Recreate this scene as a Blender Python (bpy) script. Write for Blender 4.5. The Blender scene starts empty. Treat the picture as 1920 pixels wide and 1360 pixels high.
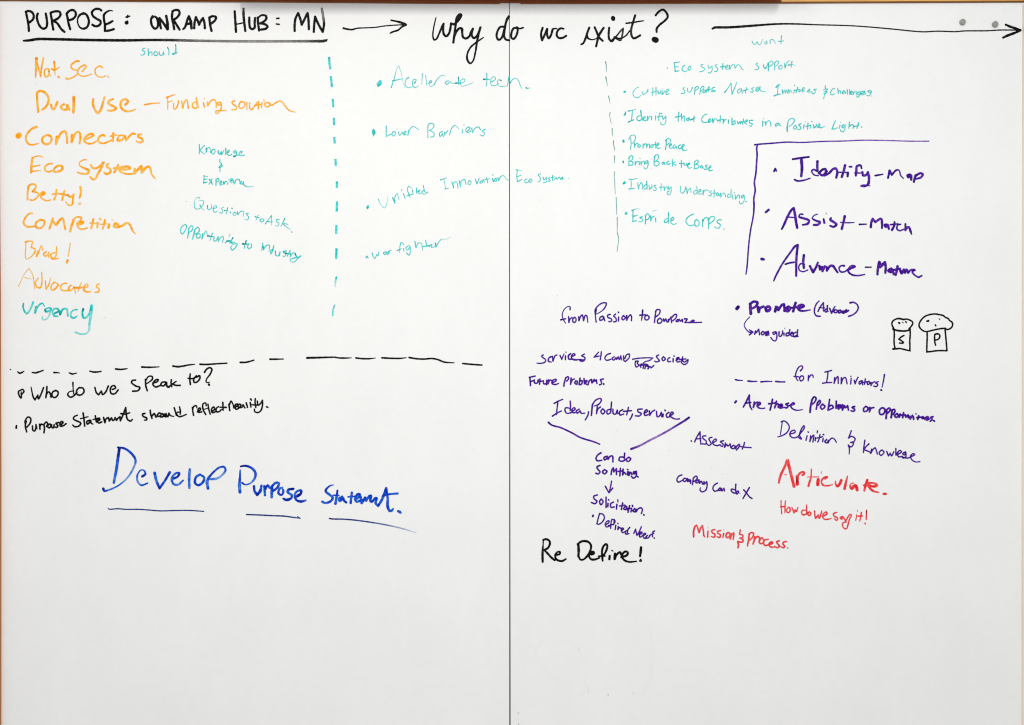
import bpy, bmesh, math, random
from mathutils import Vector, Matrix

sc = bpy.context.scene
COL = sc.collection
PX = 0.00125            # metres per pixel of the photograph, measured on the board's face
ZC = 1.50               # height of the camera above the floor
DIST = 2.30             # camera to board


def wx(px):
    return (px - 960.0) * PX


def wz(py):
    return ZC + (680.0 - py) * PX


# ---------------------------------------------------------------- camera
cam_data = bpy.data.cameras.new('camera')
cam = bpy.data.objects.new('camera', cam_data)
COL.objects.link(cam)
cam.location = (0.0, -DIST, ZC)
cam.rotation_euler = (math.radians(90), 0, 0)
cam_data.sensor_width = 36.0
cam_data.lens = 36.0 * DIST / (1920 * PX)
cam_data.clip_start = 0.05
cam_data.clip_end = 60.0
sc.camera = cam

# ---------------------------------------------------------------- light: ceiling lamps of the room, no daylight
world = bpy.data.worlds.new('World')
sc.world = world
world.use_nodes = True
bg = world.node_tree.nodes['Background']
bg.inputs['Color'].default_value = (1.0, 1.0, 1.0, 1)
bg.inputs['Strength'].default_value = 0.57


def area(name, loc, target, size, size_y, power, colour):
    d = bpy.data.lights.new(name, 'AREA')
    d.shape = 'RECTANGLE'
    d.size = size
    d.size_y = size_y
    d.energy = power
    d.color = colour
    o = bpy.data.objects.new(name, d)
    COL.objects.link(o)
    o.location = loc
    o.rotation_euler = (Vector(target) - Vector(loc)).to_track_quat('-Z', 'Y').to_euler()
    return o


# two ceiling tubes close to the board and a broad bank of ceiling lamps farther back in the room
area('ceiling_lamp', (wx(390), -1.85, 2.93), (wx(390), -1.85, 0), 0.09, 1.15, 25.0, (1.0, 0.975, 0.90))
area('ceiling_lamp', (wx(1600), -1.85, 2.93), (wx(1600), -1.85, 0), 0.09, 1.15, 24.0, (0.985, 1.0, 0.965))
area('ceiling_lamp', (wx(860), -3.3, 3.00), (wx(880), 0.0, 1.75), 3.6, 1.6, 39, (1.0, 0.998, 1.0))

sc.view_settings.view_transform = 'Standard'
sc.view_settings.look = 'None'
sc.view_settings.exposure = 0.0
sc.view_settings.gamma = 1.0
sc.view_settings.use_curve_mapping = False
sc.cycles.max_bounces = 6
sc.cycles.filter_width = 1.15


# ---------------------------------------------------------------- helpers
def s2l(c):
    return tuple(((v / 255) / 12.92) if v / 255 <= 0.04045 else (((v / 255) + 0.055) / 1.055) ** 2.4 for v in c) + (1.0,)


def new_mat(name):
    m = bpy.data.materials.new(name)
    m.use_nodes = True
    return m, m.node_tree, m.node_tree.nodes['Principled BSDF']


def tag(o, label=None, cat=None, group=None, kind=None):
    for k, v in (('label', label), ('category', cat), ('group', group), ('kind', kind)):
        if v:
            o[k] = v
    return o


def empty(name, loc):
    o = bpy.data.objects.new(name, None)
    o.empty_display_size = 0.05
    o.location = loc
    COL.objects.link(o)
    return o


def mesh_obj(name, bm, mats, parent=None, smooth=False):
    me = bpy.data.meshes.new(name)
    if parent is not None:
        bmesh.ops.translate(bm, verts=bm.verts[:], vec=-parent_world(parent))
    bm.to_mesh(me)
    bm.free()
    for m in (mats if isinstance(mats, (list, tuple)) else [mats]):
        me.materials.append(m)
    if smooth:
        for p in me.polygons:
            p.use_smooth = True
    o = bpy.data.objects.new(name, me)
    COL.objects.link(o)
    if parent is not None:
        o.parent = parent
    return o


def parent_world(p):
    v = Vector((0, 0, 0))
    while p is not None:
        v += Vector(p.location)
        p = p.parent
    return v


def sweep(bm, sections, closed_ends=True):
    """Skin a list of sections (each a list of points, same count, closed loop)."""
    rows = [[bm.verts.new(p) for p in s] for s in sections]
    n = len(rows[0])
    for a, b in zip(rows, rows[1:]):
        for i in range(n):
            j = (i + 1) % n
            bm.faces.new((a[i], a[j], b[j], b[i]))
    if closed_ends:
        bm.faces.new(rows[0][::-1])
        bm.faces.new(rows[-1])
    bmesh.ops.recalc_face_normals(bm, faces=bm.faces[:])


# ---------------------------------------------------------------- materials
BOARD_RGB = (0.80, 0.80, 0.797)


def board_material():
    m, nt, b = new_mat('white_enamel')
    N, L = nt.nodes, nt.links
    tc = N.new('ShaderNodeTexCoord')
    mp = N.new('ShaderNodeMapping')
    mp.inputs['Scale'].default_value = (1.6, 1.6, 0.9)
    L.new(tc.outputs['Object'], mp.inputs['Vector'])
    n1 = N.new('ShaderNodeTexNoise')
    n1.inputs['Scale'].default_value = 4.0
    n1.inputs['Detail'].default_value = 5.0
    n1.inputs['Roughness'].default_value = 0.6
    L.new(mp.outputs['Vector'], n1.inputs['Vector'])
    n2 = N.new('ShaderNodeTexNoise')
    n2.inputs['Scale'].default_value = 55.0
    n2.inputs['Detail'].default_value = 3.0
    L.new(tc.outputs['Object'], n2.inputs['Vector'])
    add = N.new('ShaderNodeMix')
    add.data_type = 'FLOAT'
    add.inputs[0].default_value = 0.35
    L.new(n1.outputs['Fac'], add.inputs[2])
    L.new(n2.outputs['Fac'], add.inputs[3])
    ramp = N.new('ShaderNodeValToRGB')
    ramp.color_ramp.elements[0].position = 0.30
    ramp.color_ramp.elements[0].color = (0.772, 0.772, 0.769, 1)
    ramp.color_ramp.elements[1].position = 0.70
    ramp.color_ramp.elements[1].color = (0.820, 0.820, 0.818, 1)
    L.new(add.outputs[0], ramp.inputs['Fac'])
    L.new(ramp.outputs['Color'], b.inputs['Base Color'])
    rr = N.new('ShaderNodeMapRange')
    rr.inputs['To Min'].default_value = 0.42
    rr.inputs['To Max'].default_value = 0.58
    L.new(n1.outputs['Fac'], rr.inputs['Value'])
    L.new(rr.outputs['Result'], b.inputs['Roughness'])
    b.inputs['Specular IOR Level'].default_value = 0.35
    bump = N.new('ShaderNodeBump')
    bump.inputs['Strength'].default_value = 0.02
    bump.inputs['Distance'].default_value = 0.001
    L.new(n2.outputs['Fac'], bump.inputs['Height'])
    L.new(bump.outputs['Normal'], b.inputs['Normal'])
    return m


def wood_material(name, dark, light, axis='X', rough=0.45):
    m, nt, b = new_mat(name)
    N, L = nt.nodes, nt.links
    tc = N.new('ShaderNodeTexCoord')
    mp = N.new('ShaderNodeMapping')
    mp.inputs['Scale'].default_value = {'X': (3, 160, 160), 'Z': (160, 160, 3)}[axis]
    L.new(tc.outputs['Object'], mp.inputs['Vector'])
    n = N.new('ShaderNodeTexNoise')
    n.inputs['Scale'].default_value = 3.0
    n.inputs['Detail'].default_value = 6.0
    n.inputs['Distortion'].default_value = 0.6
    L.new(mp.outputs['Vector'], n.inputs['Vector'])
    ramp = N.new('ShaderNodeValToRGB')
    ramp.color_ramp.elements[0].position = 0.3
    ramp.color_ramp.elements[0].color = s2l(dark)
    ramp.color_ramp.elements[1].position = 0.7
    ramp.color_ramp.elements[1].color = s2l(light)
    L.new(n.outputs['Fac'], ramp.inputs['Fac'])
    L.new(ramp.outputs['Color'], b.inputs['Base Color'])
    b.inputs['Roughness'].default_value = rough
    b.inputs['Specular IOR Level'].default_value = 0.2
    bump = N.new('ShaderNodeBump')
    bump.inputs['Strength'].default_value = 0.15
    bump.inputs['Distance'].default_value = 0.0006
    L.new(n.outputs['Fac'], bump.inputs['Height'])
    L.new(bump.outputs['Normal'], b.inputs['Normal'])
    return m


def plain_material(name, rgb, rough=0.6, metal=0.0, noise=0.08, scale=40):
    m, nt, b = new_mat(name)
    N, L = nt.nodes, nt.links
    tc = N.new('ShaderNodeTexCoord')
    n = N.new('ShaderNodeTexNoise')
    n.inputs['Scale'].default_value = scale
    n.inputs['Detail'].default_value = 4.0
    L.new(tc.outputs['Object'], n.inputs['Vector'])
    ramp = N.new('ShaderNodeValToRGB')
    c = s2l(rgb)
    ramp.color_ramp.elements[0].position = 0.3
    ramp.color_ramp.elements[0].color = tuple(v * (1 - noise) for v in c[:3]) + (1,)
    ramp.color_ramp.elements[1].position = 0.7
    ramp.color_ramp.elements[1].color = tuple(min(1, v * (1 + noise)) for v in c[:3]) + (1,)
    L.new(n.outputs['Fac'], ramp.inputs['Fac'])
    L.new(ramp.outputs['Color'], b.inputs['Base Color'])
    b.inputs['Roughness'].default_value = rough
    b.inputs['Metallic'].default_value = metal
    return m


def ink_material(name, stops):
    """Dry-marker film: the point attribute «ink_load» (0 bare enamel ... 1.5 pooled ink) picks the ink tint."""
    m, nt, b = new_mat(name)
    N, L = nt.nodes, nt.links
    at = N.new('ShaderNodeAttribute')
    at.attribute_name = 'ink_load'
    tc = N.new('ShaderNodeTexCoord')
    n = N.new('ShaderNodeTexNoise')
    n.inputs['Scale'].default_value = 420.0
    n.inputs['Detail'].default_value = 3.0
    L.new(tc.outputs['Object'], n.inputs['Vector'])
    mr = N.new('ShaderNodeMapRange')
    mr.inputs['From Min'].default_value = 0.25
    mr.inputs['From Max'].default_value = 0.75
    mr.inputs['To Min'].default_value = 0.80
    mr.inputs['To Max'].default_value = 1.20
    L.new(n.outputs['Fac'], mr.inputs['Value'])
    mul = N.new('ShaderNodeMath')
    mul.operation = 'MULTIPLY'
    L.new(at.outputs['Fac'], mul.inputs[0])
    L.new(mr.outputs['Result'], mul.inputs[1])
    div = N.new('ShaderNodeMath')
    div.operation = 'DIVIDE'
    div.inputs[1].default_value = 1.5
    L.new(mul.outputs[0], div.inputs[0])
    ramp = N.new('ShaderNodeValToRGB')
    el = ramp.color_ramp.elements
    while len(el) < len(stops) + 1:
        el.new(0.5)
    el[0].position = 0.0
    el[0].color = BOARD_RGB + (1,)
    for e, (d, c) in zip(list(el)[1:], stops):
        e.position = d / 1.5
        e.color = s2l(c)
    L.new(div.outputs[0], ramp.inputs['Fac'])
    L.new(ramp.outputs['Color'], b.inputs['Base Color'])
    b.inputs['Roughness'].default_value = 0.5
    b.inputs['Specular IOR Level'].default_value = 0.06
    return m


INK = {
    'black': ink_material('black_ink', [(.3, (140, 138, 134)), (.7, (46, 44, 42)), (1.0, (8, 8, 8)), (1.5, (1, 1, 2))]),
    'teal': ink_material('teal_ink', [(.45, (150, 212, 208)), (.8, (58, 196, 192)), (1.1, (8, 176, 173)), (1.5, (0, 118, 121))]),
    'tealgrey': ink_material('grey_teal_ink', [(.45, (165, 195, 192)), (.8, (115, 165, 163)), (1.1, (70, 135, 134)), (1.5, (30, 80, 82))]),
    'orange': ink_material('orange_ink', [(.45, (222, 192, 142)), (.75, (238, 180, 80)), (1.05, (241, 158, 4)), (1.5, (230, 120, 0))]),
    'purple': ink_material('purple_ink', [(.45, (150, 122, 186)), (.8, (88, 34, 152)), (1.05, (58, 10, 136)), (1.5, (18, 0, 62))]),
    'blue': ink_material('blue_ink', [(.45, (130, 162, 210)), (.75, (30, 100, 206)), (1.05, (0, 50, 182)), (1.5, (0, 8, 104))]),
    'darkblue': ink_material('dark_blue_ink', [(.45, (150, 160, 190)), (.8, (50, 75, 140)), (1.05, (20, 40, 105)), (1.5, (8, 14, 60))]),
    'red': ink_material('red_ink', [(.45, (200, 150, 145)), (.8, (226, 88, 92)), (1.05, (222, 48, 52)), (1.3, (226, 30, 32)), (1.5, (120, 30, 30))]),
    'smudge': ink_material('erased_ink', [(1.0, (120, 120, 122)), (1.5, (60, 60, 62))]),
}
M_BOARD = board_material()
M_EDGE = plain_material('hardboard_edge', (40, 34, 30), 0.9)
M_RAIL = wood_material('dark_wood', (94, 40, 14), (128, 60, 22), 'X', 0.4)
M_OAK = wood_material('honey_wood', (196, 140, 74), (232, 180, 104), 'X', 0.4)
M_LIP = wood_material('brown_wood', (104, 62, 30), (142, 88, 44), 'X', 0.5)
M_STILE = wood_material('stained_wood', (158, 96, 44), (192, 126, 66), 'Z', 0.5)
M_PALE = wood_material('pale_wood', (222, 210, 192), (236, 226, 210), 'Z', 0.6)
M_MAGNET = plain_material('grey_nickel', (150, 150, 142), 0.45, 0.55, 0.06, 300)
M_WALL = plain_material('painted_plaster', (226, 224, 216), 0.85, 0.0, 0.02, 6)
M_BLOCKER = plain_material('white_blocker_coat', (205, 203, 198), 0.5, 0.0, 0.02, 60)

# ---------------------------------------------------------------- the wall
bm = bmesh.new()
sweep(bm, [[(x, 0.0125, ZC - 1.5), (x, 0.10, ZC - 1.5), (x, 0.10, ZC + 1.55), (x, 0.0125, ZC + 1.55)] for x in (-3.0, 3.0)])
tag(mesh_obj('wall', bm, M_WALL), kind='structure')

# ---------------------------------------------------------------- the two whiteboards
BOTTOM = 1500.0
SEAM = 955.1


def lerp(pts, x):
    for (x0, y0), (x1, y1) in zip(pts, pts[1:]):
        if x <= x1:
            k = (x - x0) / (x1 - x0)
            k = max(0.0, min(1.0, k))
            k = k * k * (3 - 2 * k) * 0.5 + k * 0.5
            return y0 + (y1 - y0) * k
    return pts[-1][1]


BOW = [(-40, -6.3), (0, -6.0), (160, -5.0), (320, -4.0), (448, -3.4), (640, -2.0), (800, -0.6), (950, 0.0), (1100, -0.1), (1300, -0.6), (1460, -1.1), (1600, -1.9), (1760, -2.5), (1920, -3.2), (1980, -3.4)]

boards = {}
for side, label in (
        ('L', 'whiteboard with the orange list, teal notes and big blue phrase under a black capital heading'),
        ('R', 'whiteboard with the teal list, purple and red notes and two drawn shakers')):
    if side == 'L':
        x0t, x0b, x1t, x1b = -40, -40, 954.3, 954.8
    else:
        x0t, x0b, x1t, x1b = 955.7, 957.7, 1975, 1975
    root = empty('whiteboard', ((wx(x0b) + wx(x1b)) / 2, 0.0, wz(BOTTOM)))
    tag(root, label, 'whiteboard')
    boards[side] = root
    # enamel panel: front face y = 0, hardboard core behind a folded enamel edge
    bm = bmesh.new()
    f = [bm.verts.new((wx(x), 0.0, wz(y))) for x, y in ((x0t, -30), (x1t, -30), (x1b, BOTTOM), (x0b, BOTTOM))]
    k = [bm.verts.new((v.co.x, 0.012, v.co.z)) for v in f]
    bm.faces.new(f[::-1])
    bm.faces.new(k)
    for i in range(4):
        j = (i + 1) % 4
        fc = bm.faces.new((f[i], f[j], k[j], k[i]))
        fc.material_index = 1
    bmesh.ops.recalc_face_normals(bm, faces=bm.faces[:])
    mesh_obj('panel', bm, [M_BOARD, M_EDGE], root)
    # top rail of wood: eased front edge, slightly bowed
    xs = [x0t + (x1t - x0t) * i / 40 for i in range(41)]
    if side == 'L':
        xs[-1] = SEAM - 0.15
    else:
        xs[0] = SEAM + 0.15
    bm = bmesh.new()
    prof = [(0.0004, 6.6), (0.0060, 6.6), (0.0068, 6.2), (0.0070, 5.6), (0.0070, -34), (0.0004, -34)]
    def rail(bm, xs):
        sweep(bm, [[(wx(x), -d, wz(y + (lerp(BOW, x) if y > 0 else 0))) for d, y in prof] for x in xs])
    if side == 'L':
        rail(bm, xs)
        mesh_obj('top_rail', bm, M_RAIL, root)
    else:
        rail(bm, [xs[0] + (1463.8 - xs[0]) * i / 24 for i in range(25)])
        mesh_obj('top_rail', bm, M_RAIL, root)['label'] = 'dark brown length of wooden top rail next to the seam'
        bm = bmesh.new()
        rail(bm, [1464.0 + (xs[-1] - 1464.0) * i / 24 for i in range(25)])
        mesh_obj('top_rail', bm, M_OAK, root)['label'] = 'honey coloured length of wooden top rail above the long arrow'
    # thin lip under the rail, stopping short of the seam
    xa, xb = (-40, 937) if side == 'L' else (976, 1975)
    bm = bmesh.new()
    prof = [(0.0005, 8.4), (0.0030, 8.4), (0.0038, 8.0), (0.0040, 7.4), (0.0040, 6.66), (0.0005, 6.66)]
    sweep(bm, [[(wx(x), -d, wz(y + lerp(BOW, x))) for d, y in prof] for x in [xa + (xb - xa) * i / 40 for i in range(41)]])
    mesh_obj('rail_lip', bm, M_LIP, root)
    # side stile
    bm = bmesh.new()
    if side == 'L':
        sweep(bm, [[(wx(xi), -0.0004, wz(y)), (wx(xi), -0.0105, wz(y)), (wx(xi) - 0.0015, -0.012, wz(y)), (wx(-44), -0.012, wz(y)), (wx(-44), -0.0004, wz(y))]
                   for y, xi in ((10, -1.5), (300, -0.2), (560, 1.9), (900, 2.8), (1360, 2.7), (BOTTOM, 2.7))])
        mesh_obj('side_stile', bm, M_STILE, root)
    else:
        sweep(bm, [[(wx(xi), -0.0004, wz(y)), (wx(xi), -0.0085, wz(y)), (wx(xi) + 0.0015, -0.010, wz(y)), (wx(1979), -0.010, wz(y)), (wx(1979), -0.0004, wz(y))]
                   for y, xi in ((10, 1917), (400, 1916), (1360, 1915.5), (BOTTOM, 1915.5))])
        mesh_obj('side_stile', bm, M_PALE, root)

# ---------------------------------------------------------------- unseen box added above the boards to cast the shadow under the rail
case = empty('shadow_blocker', (wx(956), -0.072, wz(-3)))
tag(case, 'long white box on brackets, added out of view above both whiteboards to shade the rail', 'shadow blocker')
bm = bmesh.new()
sec = []
for x in (wx(448), wx(1464)):
    pts = []
    for i in range(24):
        a = 2 * math.pi * i / 24
        pts.append((x, -0.072 - 0.023 * max(-1, min(1, 1.25 * math.cos(a))), wz(-3) + 0.045 - 0.045 * max(-1, min(1, 1.25 * math.sin(a)))))
    sec.append(pts)
sweep(bm, sec)
mesh_obj('blocker_body', bm, M_BLOCKER, case)
for px in (520, 1392):
    bm = bmesh.new()
    z0, z1 = wz(-3) + 0.060, wz(-3) + 0.080
    sweep(bm, [[(wx(px - 12), y, z0), (wx(px + 12), y, z0), (wx(px + 12), y, z1), (wx(px - 12), y, z1)] for y in (-0.0505, 0.0124)])
    mesh_obj('blocker_bracket', bm, M_BLOCKER, case)

# ---------------------------------------------------------------- round magnets
def magnet(px, py, label):
    r, h = 0.0068, 0.0050
    bm = bmesh.new()
    prof = [(r, 0.0), (r, h - 0.0009), (r - 0.0003, h - 0.0004), (r - 0.0010, h), (r - 0.0022, h), (r - 0.0025, h - 0.0003), (0.0008, h - 0.0003)]
    n = 36
    rows = [[bm.verts.new((q * math.cos(2 * math.pi * i / n), -z, q * math.sin(2 * math.pi * i / n))) for i in range(n)] for q, z in prof]
    for a, b in zip(rows, rows[1:]):
        for i in range(n):
            j = (i + 1) % n
            bm.faces.new((a[i], a[j], b[j], b[i]))
    bm.faces.new(rows[-1])
    bm.faces.new(rows[0][::-1])
    bmesh.ops.recalc_face_normals(bm, faces=bm.faces[:])
    o = mesh_obj('magnet', bm, M_MAGNET)
    o.location = (wx(px), -0.0004, wz(py))
    tag(o, label, 'magnet', 'round magnets above the long arrow')
    return o


magnet(1804.0, 42.2, 'small round grey magnet above the long black arrow, farther from the arrow head')
magnet(1864.9, 46.4, 'small round grey magnet above the long black arrow, close to the arrow head')

# ---------------------------------------------------------------- marker strokes
rng = random.Random(7)
BATCH = {}


def spline(pts):
    """Centripetal-ish Catmull-Rom through (x, y, w, d) points, sampled about every 0.8 px."""
    if len(pts) == 1:
        p = pts[0]
        return [p, (p[0] + 0.3, p[1], p[2], p[3])]
    P = [tuple(2 * a - b for a, b in zip(pts[0][:2], pts[1][:2])) + pts[0][2:]] + list(pts) + [tuple(2 * a - b for a, b in zip(pts[-1][:2], pts[-2][:2])) + pts[-1][2:]]
    out = []
    for i in range(1, len(P) - 2):
        p0, p1, p2, p3 = P[i - 1], P[i], P[i + 1], P[i + 2]
        d01 = max(1e-3, math.hypot(p1[0] - p0[0], p1[1] - p0[1])) ** 0.5
        d12 = max(1e-3, math.hypot(p2[0] - p1[0], p2[1] - p1[1])) ** 0.5
        d23 = max(1e-3, math.hypot(p3[0] - p2[0], p3[1] - p2[1])) ** 0.5
        m1 = [(p2[k] - p1[k] + d12 * ((p1[k] - p0[k]) / d01 - (p2[k] - p0[k]) / (d01 + d12))) for k in (0, 1)]
        m2 = [(p2[k] - p1[k] + d12 * ((p3[k] - p2[k]) / d23 - (p3[k] - p1[k]) / (d12 + d23))) for k in (0, 1)]
        n = max(2, int(math.hypot(p2[0] - p1[0], p2[1] - p1[1]) / 0.8))
        for s in range(n):
            u = s / n
            h00, h10, h01, h11 = 2 * u ** 3 - 3 * u * u + 1, u ** 3 - 2 * u * u + u, -2 * u ** 3 + 3 * u * u, u ** 3 - u * u
            q = [h00 * p1[k] + h10 * m1[k] + h01 * p2[k] + h11 * m2[k] for k in (0, 1)]
            out.append((q[0], q[1], p1[2] + (p2[2] - p1[2]) * u, p1[3] + (p2[3] - p1[3]) * u))
    out.append(tuple(pts[-1]))
    return out


WIDEN = {'black': 1.20, 'purple': 1.14, 'blue': 1.12, 'teal': 1.12, 'orange': 1.06}
COLS = (-1.0, -0.72, -0.25, 0.25, 0.72, 1.0)


def ribbon(store, pts, depth, hollow, caps, soft, lead, vary=0.10, edge=0.93):
    """One marker stroke as a film of quads across six columns, rounded at both ends."""
    n = len(pts)
    tans = []
    for i in range(n):
        a, b = pts[max(0, i - 1)], pts[min(n - 1, i + 1)]
        l = math.hypot(b[0] - a[0], b[1] - a[1]) or 1e-6
        tans.append(((b[0] - a[0]) / l, (b[1] - a[1]) / l))
    rows = []            # (x, y, halfwidth, tangent, density)
    steps = (1.0, 0.92, 0.70, 0.38) if caps == 'round' else (0.30, 0.2)
    p, tg = pts[0], tans[0]
    if caps == 'round':
        for s in steps:
            rows.append((p[0] - tg[0] * p[2] * 0.5 * s, p[1] - tg[1] * p[2] * 0.5 * s, p[2] * 0.5 * math.sqrt(max(0.0, 1 - s * s)) + 0.02, tg, p[3]))
    acc = 0.0
    ph = rng.uniform(0, 50)
    for i, (q, tq) in enumerate(zip(pts, tans)):
        if i:
            acc += math.hypot(q[0] - pts[i - 1][0], q[1] - pts[i - 1][1])
        wob = 1 + 0.05 * math.sin(acc * 0.55 + ph) + 0.04 * math.sin(acc * 1.3 + 2 * ph)
        den = q[3] * (1 + vary * math.sin(acc * 0.19 + ph) + 0.5 * vary * math.sin(acc * 0.63 + 3 * ph)) + lead * math.exp(-acc / 3.5)
        rows.append((q[0], q[1], q[2] * 0.5 * wob, tq, den))
    p, tg = pts[-1], tans[-1]
    if caps == 'round':
        for s in steps[::-1]:
            rows.append((p[0] + tg[0] * p[2] * 0.5 * s, p[1] + tg[1] * p[2] * 0.5 * s, p[2] * 0.5 * math.sqrt(max(0.0, 1 - s * s)) + 0.02, tg, rows[-1][4]))
    V, F, D = store['v'], store['f'], store['d']
    base = len(V)
    for r, (x, y, hw, (tx, ty), den) in enumerate(rows):
        for c in COLS:
            px_, py_ = x - ty * hw * c, y + tx * hw * c
            V.append((wx(px_), -depth - r * 1.2e-7, wz(py_)))
            a = abs(c)
            if soft:
                d = den * (1 - a) ** 1.0
            elif hollow and den < 0.97:
                e = max(den, 0.62 + 0.25 * den)
                d = e if a > 0.9 else (den + (e - den) * (0.2 if a > 0.5 else 0.0))
                if c == -0.25:
                    d *= 0.92
            else:
                d = den * (edge if a > 0.9 else (1.03 if a > 0.5 else 0.97))
            D.append(max(0.0, d))
    m = len(COLS)
    for r in range(len(rows) - 1):
        for c in range(m - 1):
            a = base + r * m + c
            F.append((a, a + 1, a + m + 1, a + m))


INKING = {'teal': (0.17, 0.72), 'tealgrey': (0.15, 0.75), 'orange': (0.19, 0.86), 'red': (0.10, 0.85), 'purple': (0.12, 0.88), 'blue': (0.14, 0.92)}
LEAD = {'teal': 0.24, 'tealgrey': 0.3, 'red': 0.08, 'purple': 0.22, 'blue': 0.12, 'orange': 0.12, 'black': 0.05, 'darkblue': 0.1, 'smudge': 0.0}
BASE = {'teal': 0.86, 'tealgrey': 0.85, 'red': 0.95, 'purple': 0.98, 'blue': 0.95, 'orange': 0.92, 'black': 1.05, 'darkblue': 0.98, 'smudge': 1.0}


def ink(name, label, colour, width, tile, text, caps='round', soft=False):
    ox, oy, s = tile
    for raw in text.replace('\n', ';').split(';'):
        raw = raw.strip()
        if not raw:
            continue
        segs, cur = [], []
        for tok in raw.split():
            corner = tok.endswith('!')
            v = [float(q) for q in tok.rstrip('!').split(',')]
            p = (ox + v[0] * s, oy + v[1] * s, WIDEN.get(colour, 1.1) * width * (v[2] if len(v) > 2 else 1.0), BASE[colour] * (v[3] if len(v) > 3 else 1.0))
            cur.append(p)
            if corner:
                segs.append(cur)
                cur = [p]
        if len(cur) > 1 or not segs:
            segs.append(cur)
        for q, sg in enumerate(segs):
            pts = spline(sg)
            # a stroke that runs over the seam leaves ink on each board
            run, side = [], None
            for p in pts:
                if abs(p[0] - 955.4) < 0.5:
                    sd = None
                else:
                    sd = 'L' if p[0] < 955.4 else 'R'
                if sd != side:
                    if side and len(run) > 1:
                        put(side, name, label, colour, run, caps, soft, q == 0)
                    run, side = [], sd
                run.append(p)
            if side and len(run) > 1:
                put(side, name, label, colour, run, caps, soft, q == 0)


def put(side, name, label, colour, pts, caps, soft, first):
    BATCH.setdefault((side, name, label, colour), []).append((pts, caps, soft, first))


# widest gap, in pixels, that still belongs to one written word of that line
GAPS = {
    'underlined heading': 14, 'joined-up question': 15, 'first line of the orange': 10, 'second line of the orange': 10.3, 'fourth line of the orange': 20,
    'slanting teal line about asking': 10, 'slanting teal line under': 8, 'thin teal bulleted line crossing': 8, 'teal bulleted line below the line that crosses': 8,
    'rising teal bulleted': 11, 'lowest of the four teal': 8, 'black question line': 9, 'black bulleted line': 8.2, 'large blue phrase': 15, 'topmost teal': 12,
    'second from the top of the teal': 8, 'third from the top of the teal': 10, 'fourth from the top of the teal': 8, 'fifth from the top of the teal': 6,
    'sixth from the top of the teal': 8, 'lowest teal bulleted': 8, 'topmost inside the purple': 10, 'in the middle, inside the purple': 9.5, 'lowest, inside the purple': 10, 'lowest inside the purple': 10,
    'thick purple bulleted': 7, 'curved arrow pointing': 4.2, 'four words nearest the seam': 9, 'small arrow over a tiny': 7.2, 'two small purple words under': 8,
    'three words separated': 7, 'at the foot of the purple stack': 8, 'cross letter': 7, 'words after the four short dashes': 7.5, 'long purple bulleted': 8, 'purple words joined': 7,
    'thin red question': 8, 'red words joined': 8, 'black words at the foot': 10, 'two shakers': 8, 'dashes': 2.0, 'dashed line': 3.0, 'specks': 3.0, 'arcs': 6.0, 'patches': 6.0,
}
CHILD = {'lettering': 'handwriting', 'dashed_line': 'dash', 'drawing': 'shaker_drawing', 'smudge': 'smudge_mark'}
LINE = {'lettering': 'handwritten_line', 'drawing': 'doodle'}


def clusters(runs, cut):
    par = list(range(len(runs)))

    def root(i):
        while par[i] != i:
            i = par[i]
        return i
    P = [[(q[0], q[1]) for q in r[0][::2]] + [(r[0][-1][0], r[0][-1][1])] for r in runs]
    B = [(min(q[0] for q in p), max(q[0] for q in p), min(q[1] for q in p), max(q[1] for q in p)) for p in P]
    for i in range(len(runs)):
        for j in range(i):
            if root(i) == root(j):
                continue
            if B[i][0] - B[j][1] > cut or B[j][0] - B[i][1] > cut or 0.55 * (B[i][2] - B[j][3]) > cut or 0.55 * (B[j][2] - B[i][3]) > cut:
                continue
            if any((p[0] - q[0]) ** 2 + (0.55 * (p[1] - q[1])) ** 2 < cut * cut for p in P[i] for q in P[j]):
                par[root(i)] = root(j)
    out = {}
    for i, r in enumerate(runs):
        out.setdefault(root(i), []).append(r)
    return list(out.values())


def ink_mesh(name, colour, runs, off, base):
    st = {'v': [], 'f': [], 'd': []}
    for k, (pts, caps, soft, first) in enumerate(runs):
        hollow = colour in ('black', 'purple') and max(p[2] for p in pts) > 2.8
        ribbon(st, pts, (0.00004 if soft else 0.00010) + (base + k) * 4e-6, hollow, caps, soft, LEAD[colour] if first else 0.0, *INKING.get(colour, (0.10, 0.93)))
    me = bpy.data.meshes.new(name)
    me.from_pydata([tuple(a - b for a, b in zip(v, off)) for v in st['v']], [], st['f'])
    at = me.attributes.new('ink_load', 'FLOAT', 'POINT')
    at.data.foreach_set('value', st['d'])
    me.materials.append(INK[colour])
    me.update()
    o = bpy.data.objects.new(name, me)
    COL.objects.link(o)
    return o


def flush_ink():
    for (side, name, label, colour), runs in BATCH.items():
        board = boards[side]
        off = parent_world(board)
        cut = next((v for k, v in GAPS.items() if k in label), 1e9)
        groups = clusters(runs, cut)
        if len(groups) == 1:
            o = ink_mesh(LINE.get(name, name), colour, runs, off, 0)
            o.parent = board
            o['label'] = label
            continue
        line = bpy.data.objects.new(LINE.get(name, name), None)
        line.empty_display_size = 0.02
        COL.objects.link(line)
        line.parent = board
        line['label'] = label
        base = 0
        for g in groups:
            o = ink_mesh(CHILD.get(name, name), colour, g, off, base)
            o.parent = line
            base += len(g)


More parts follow.
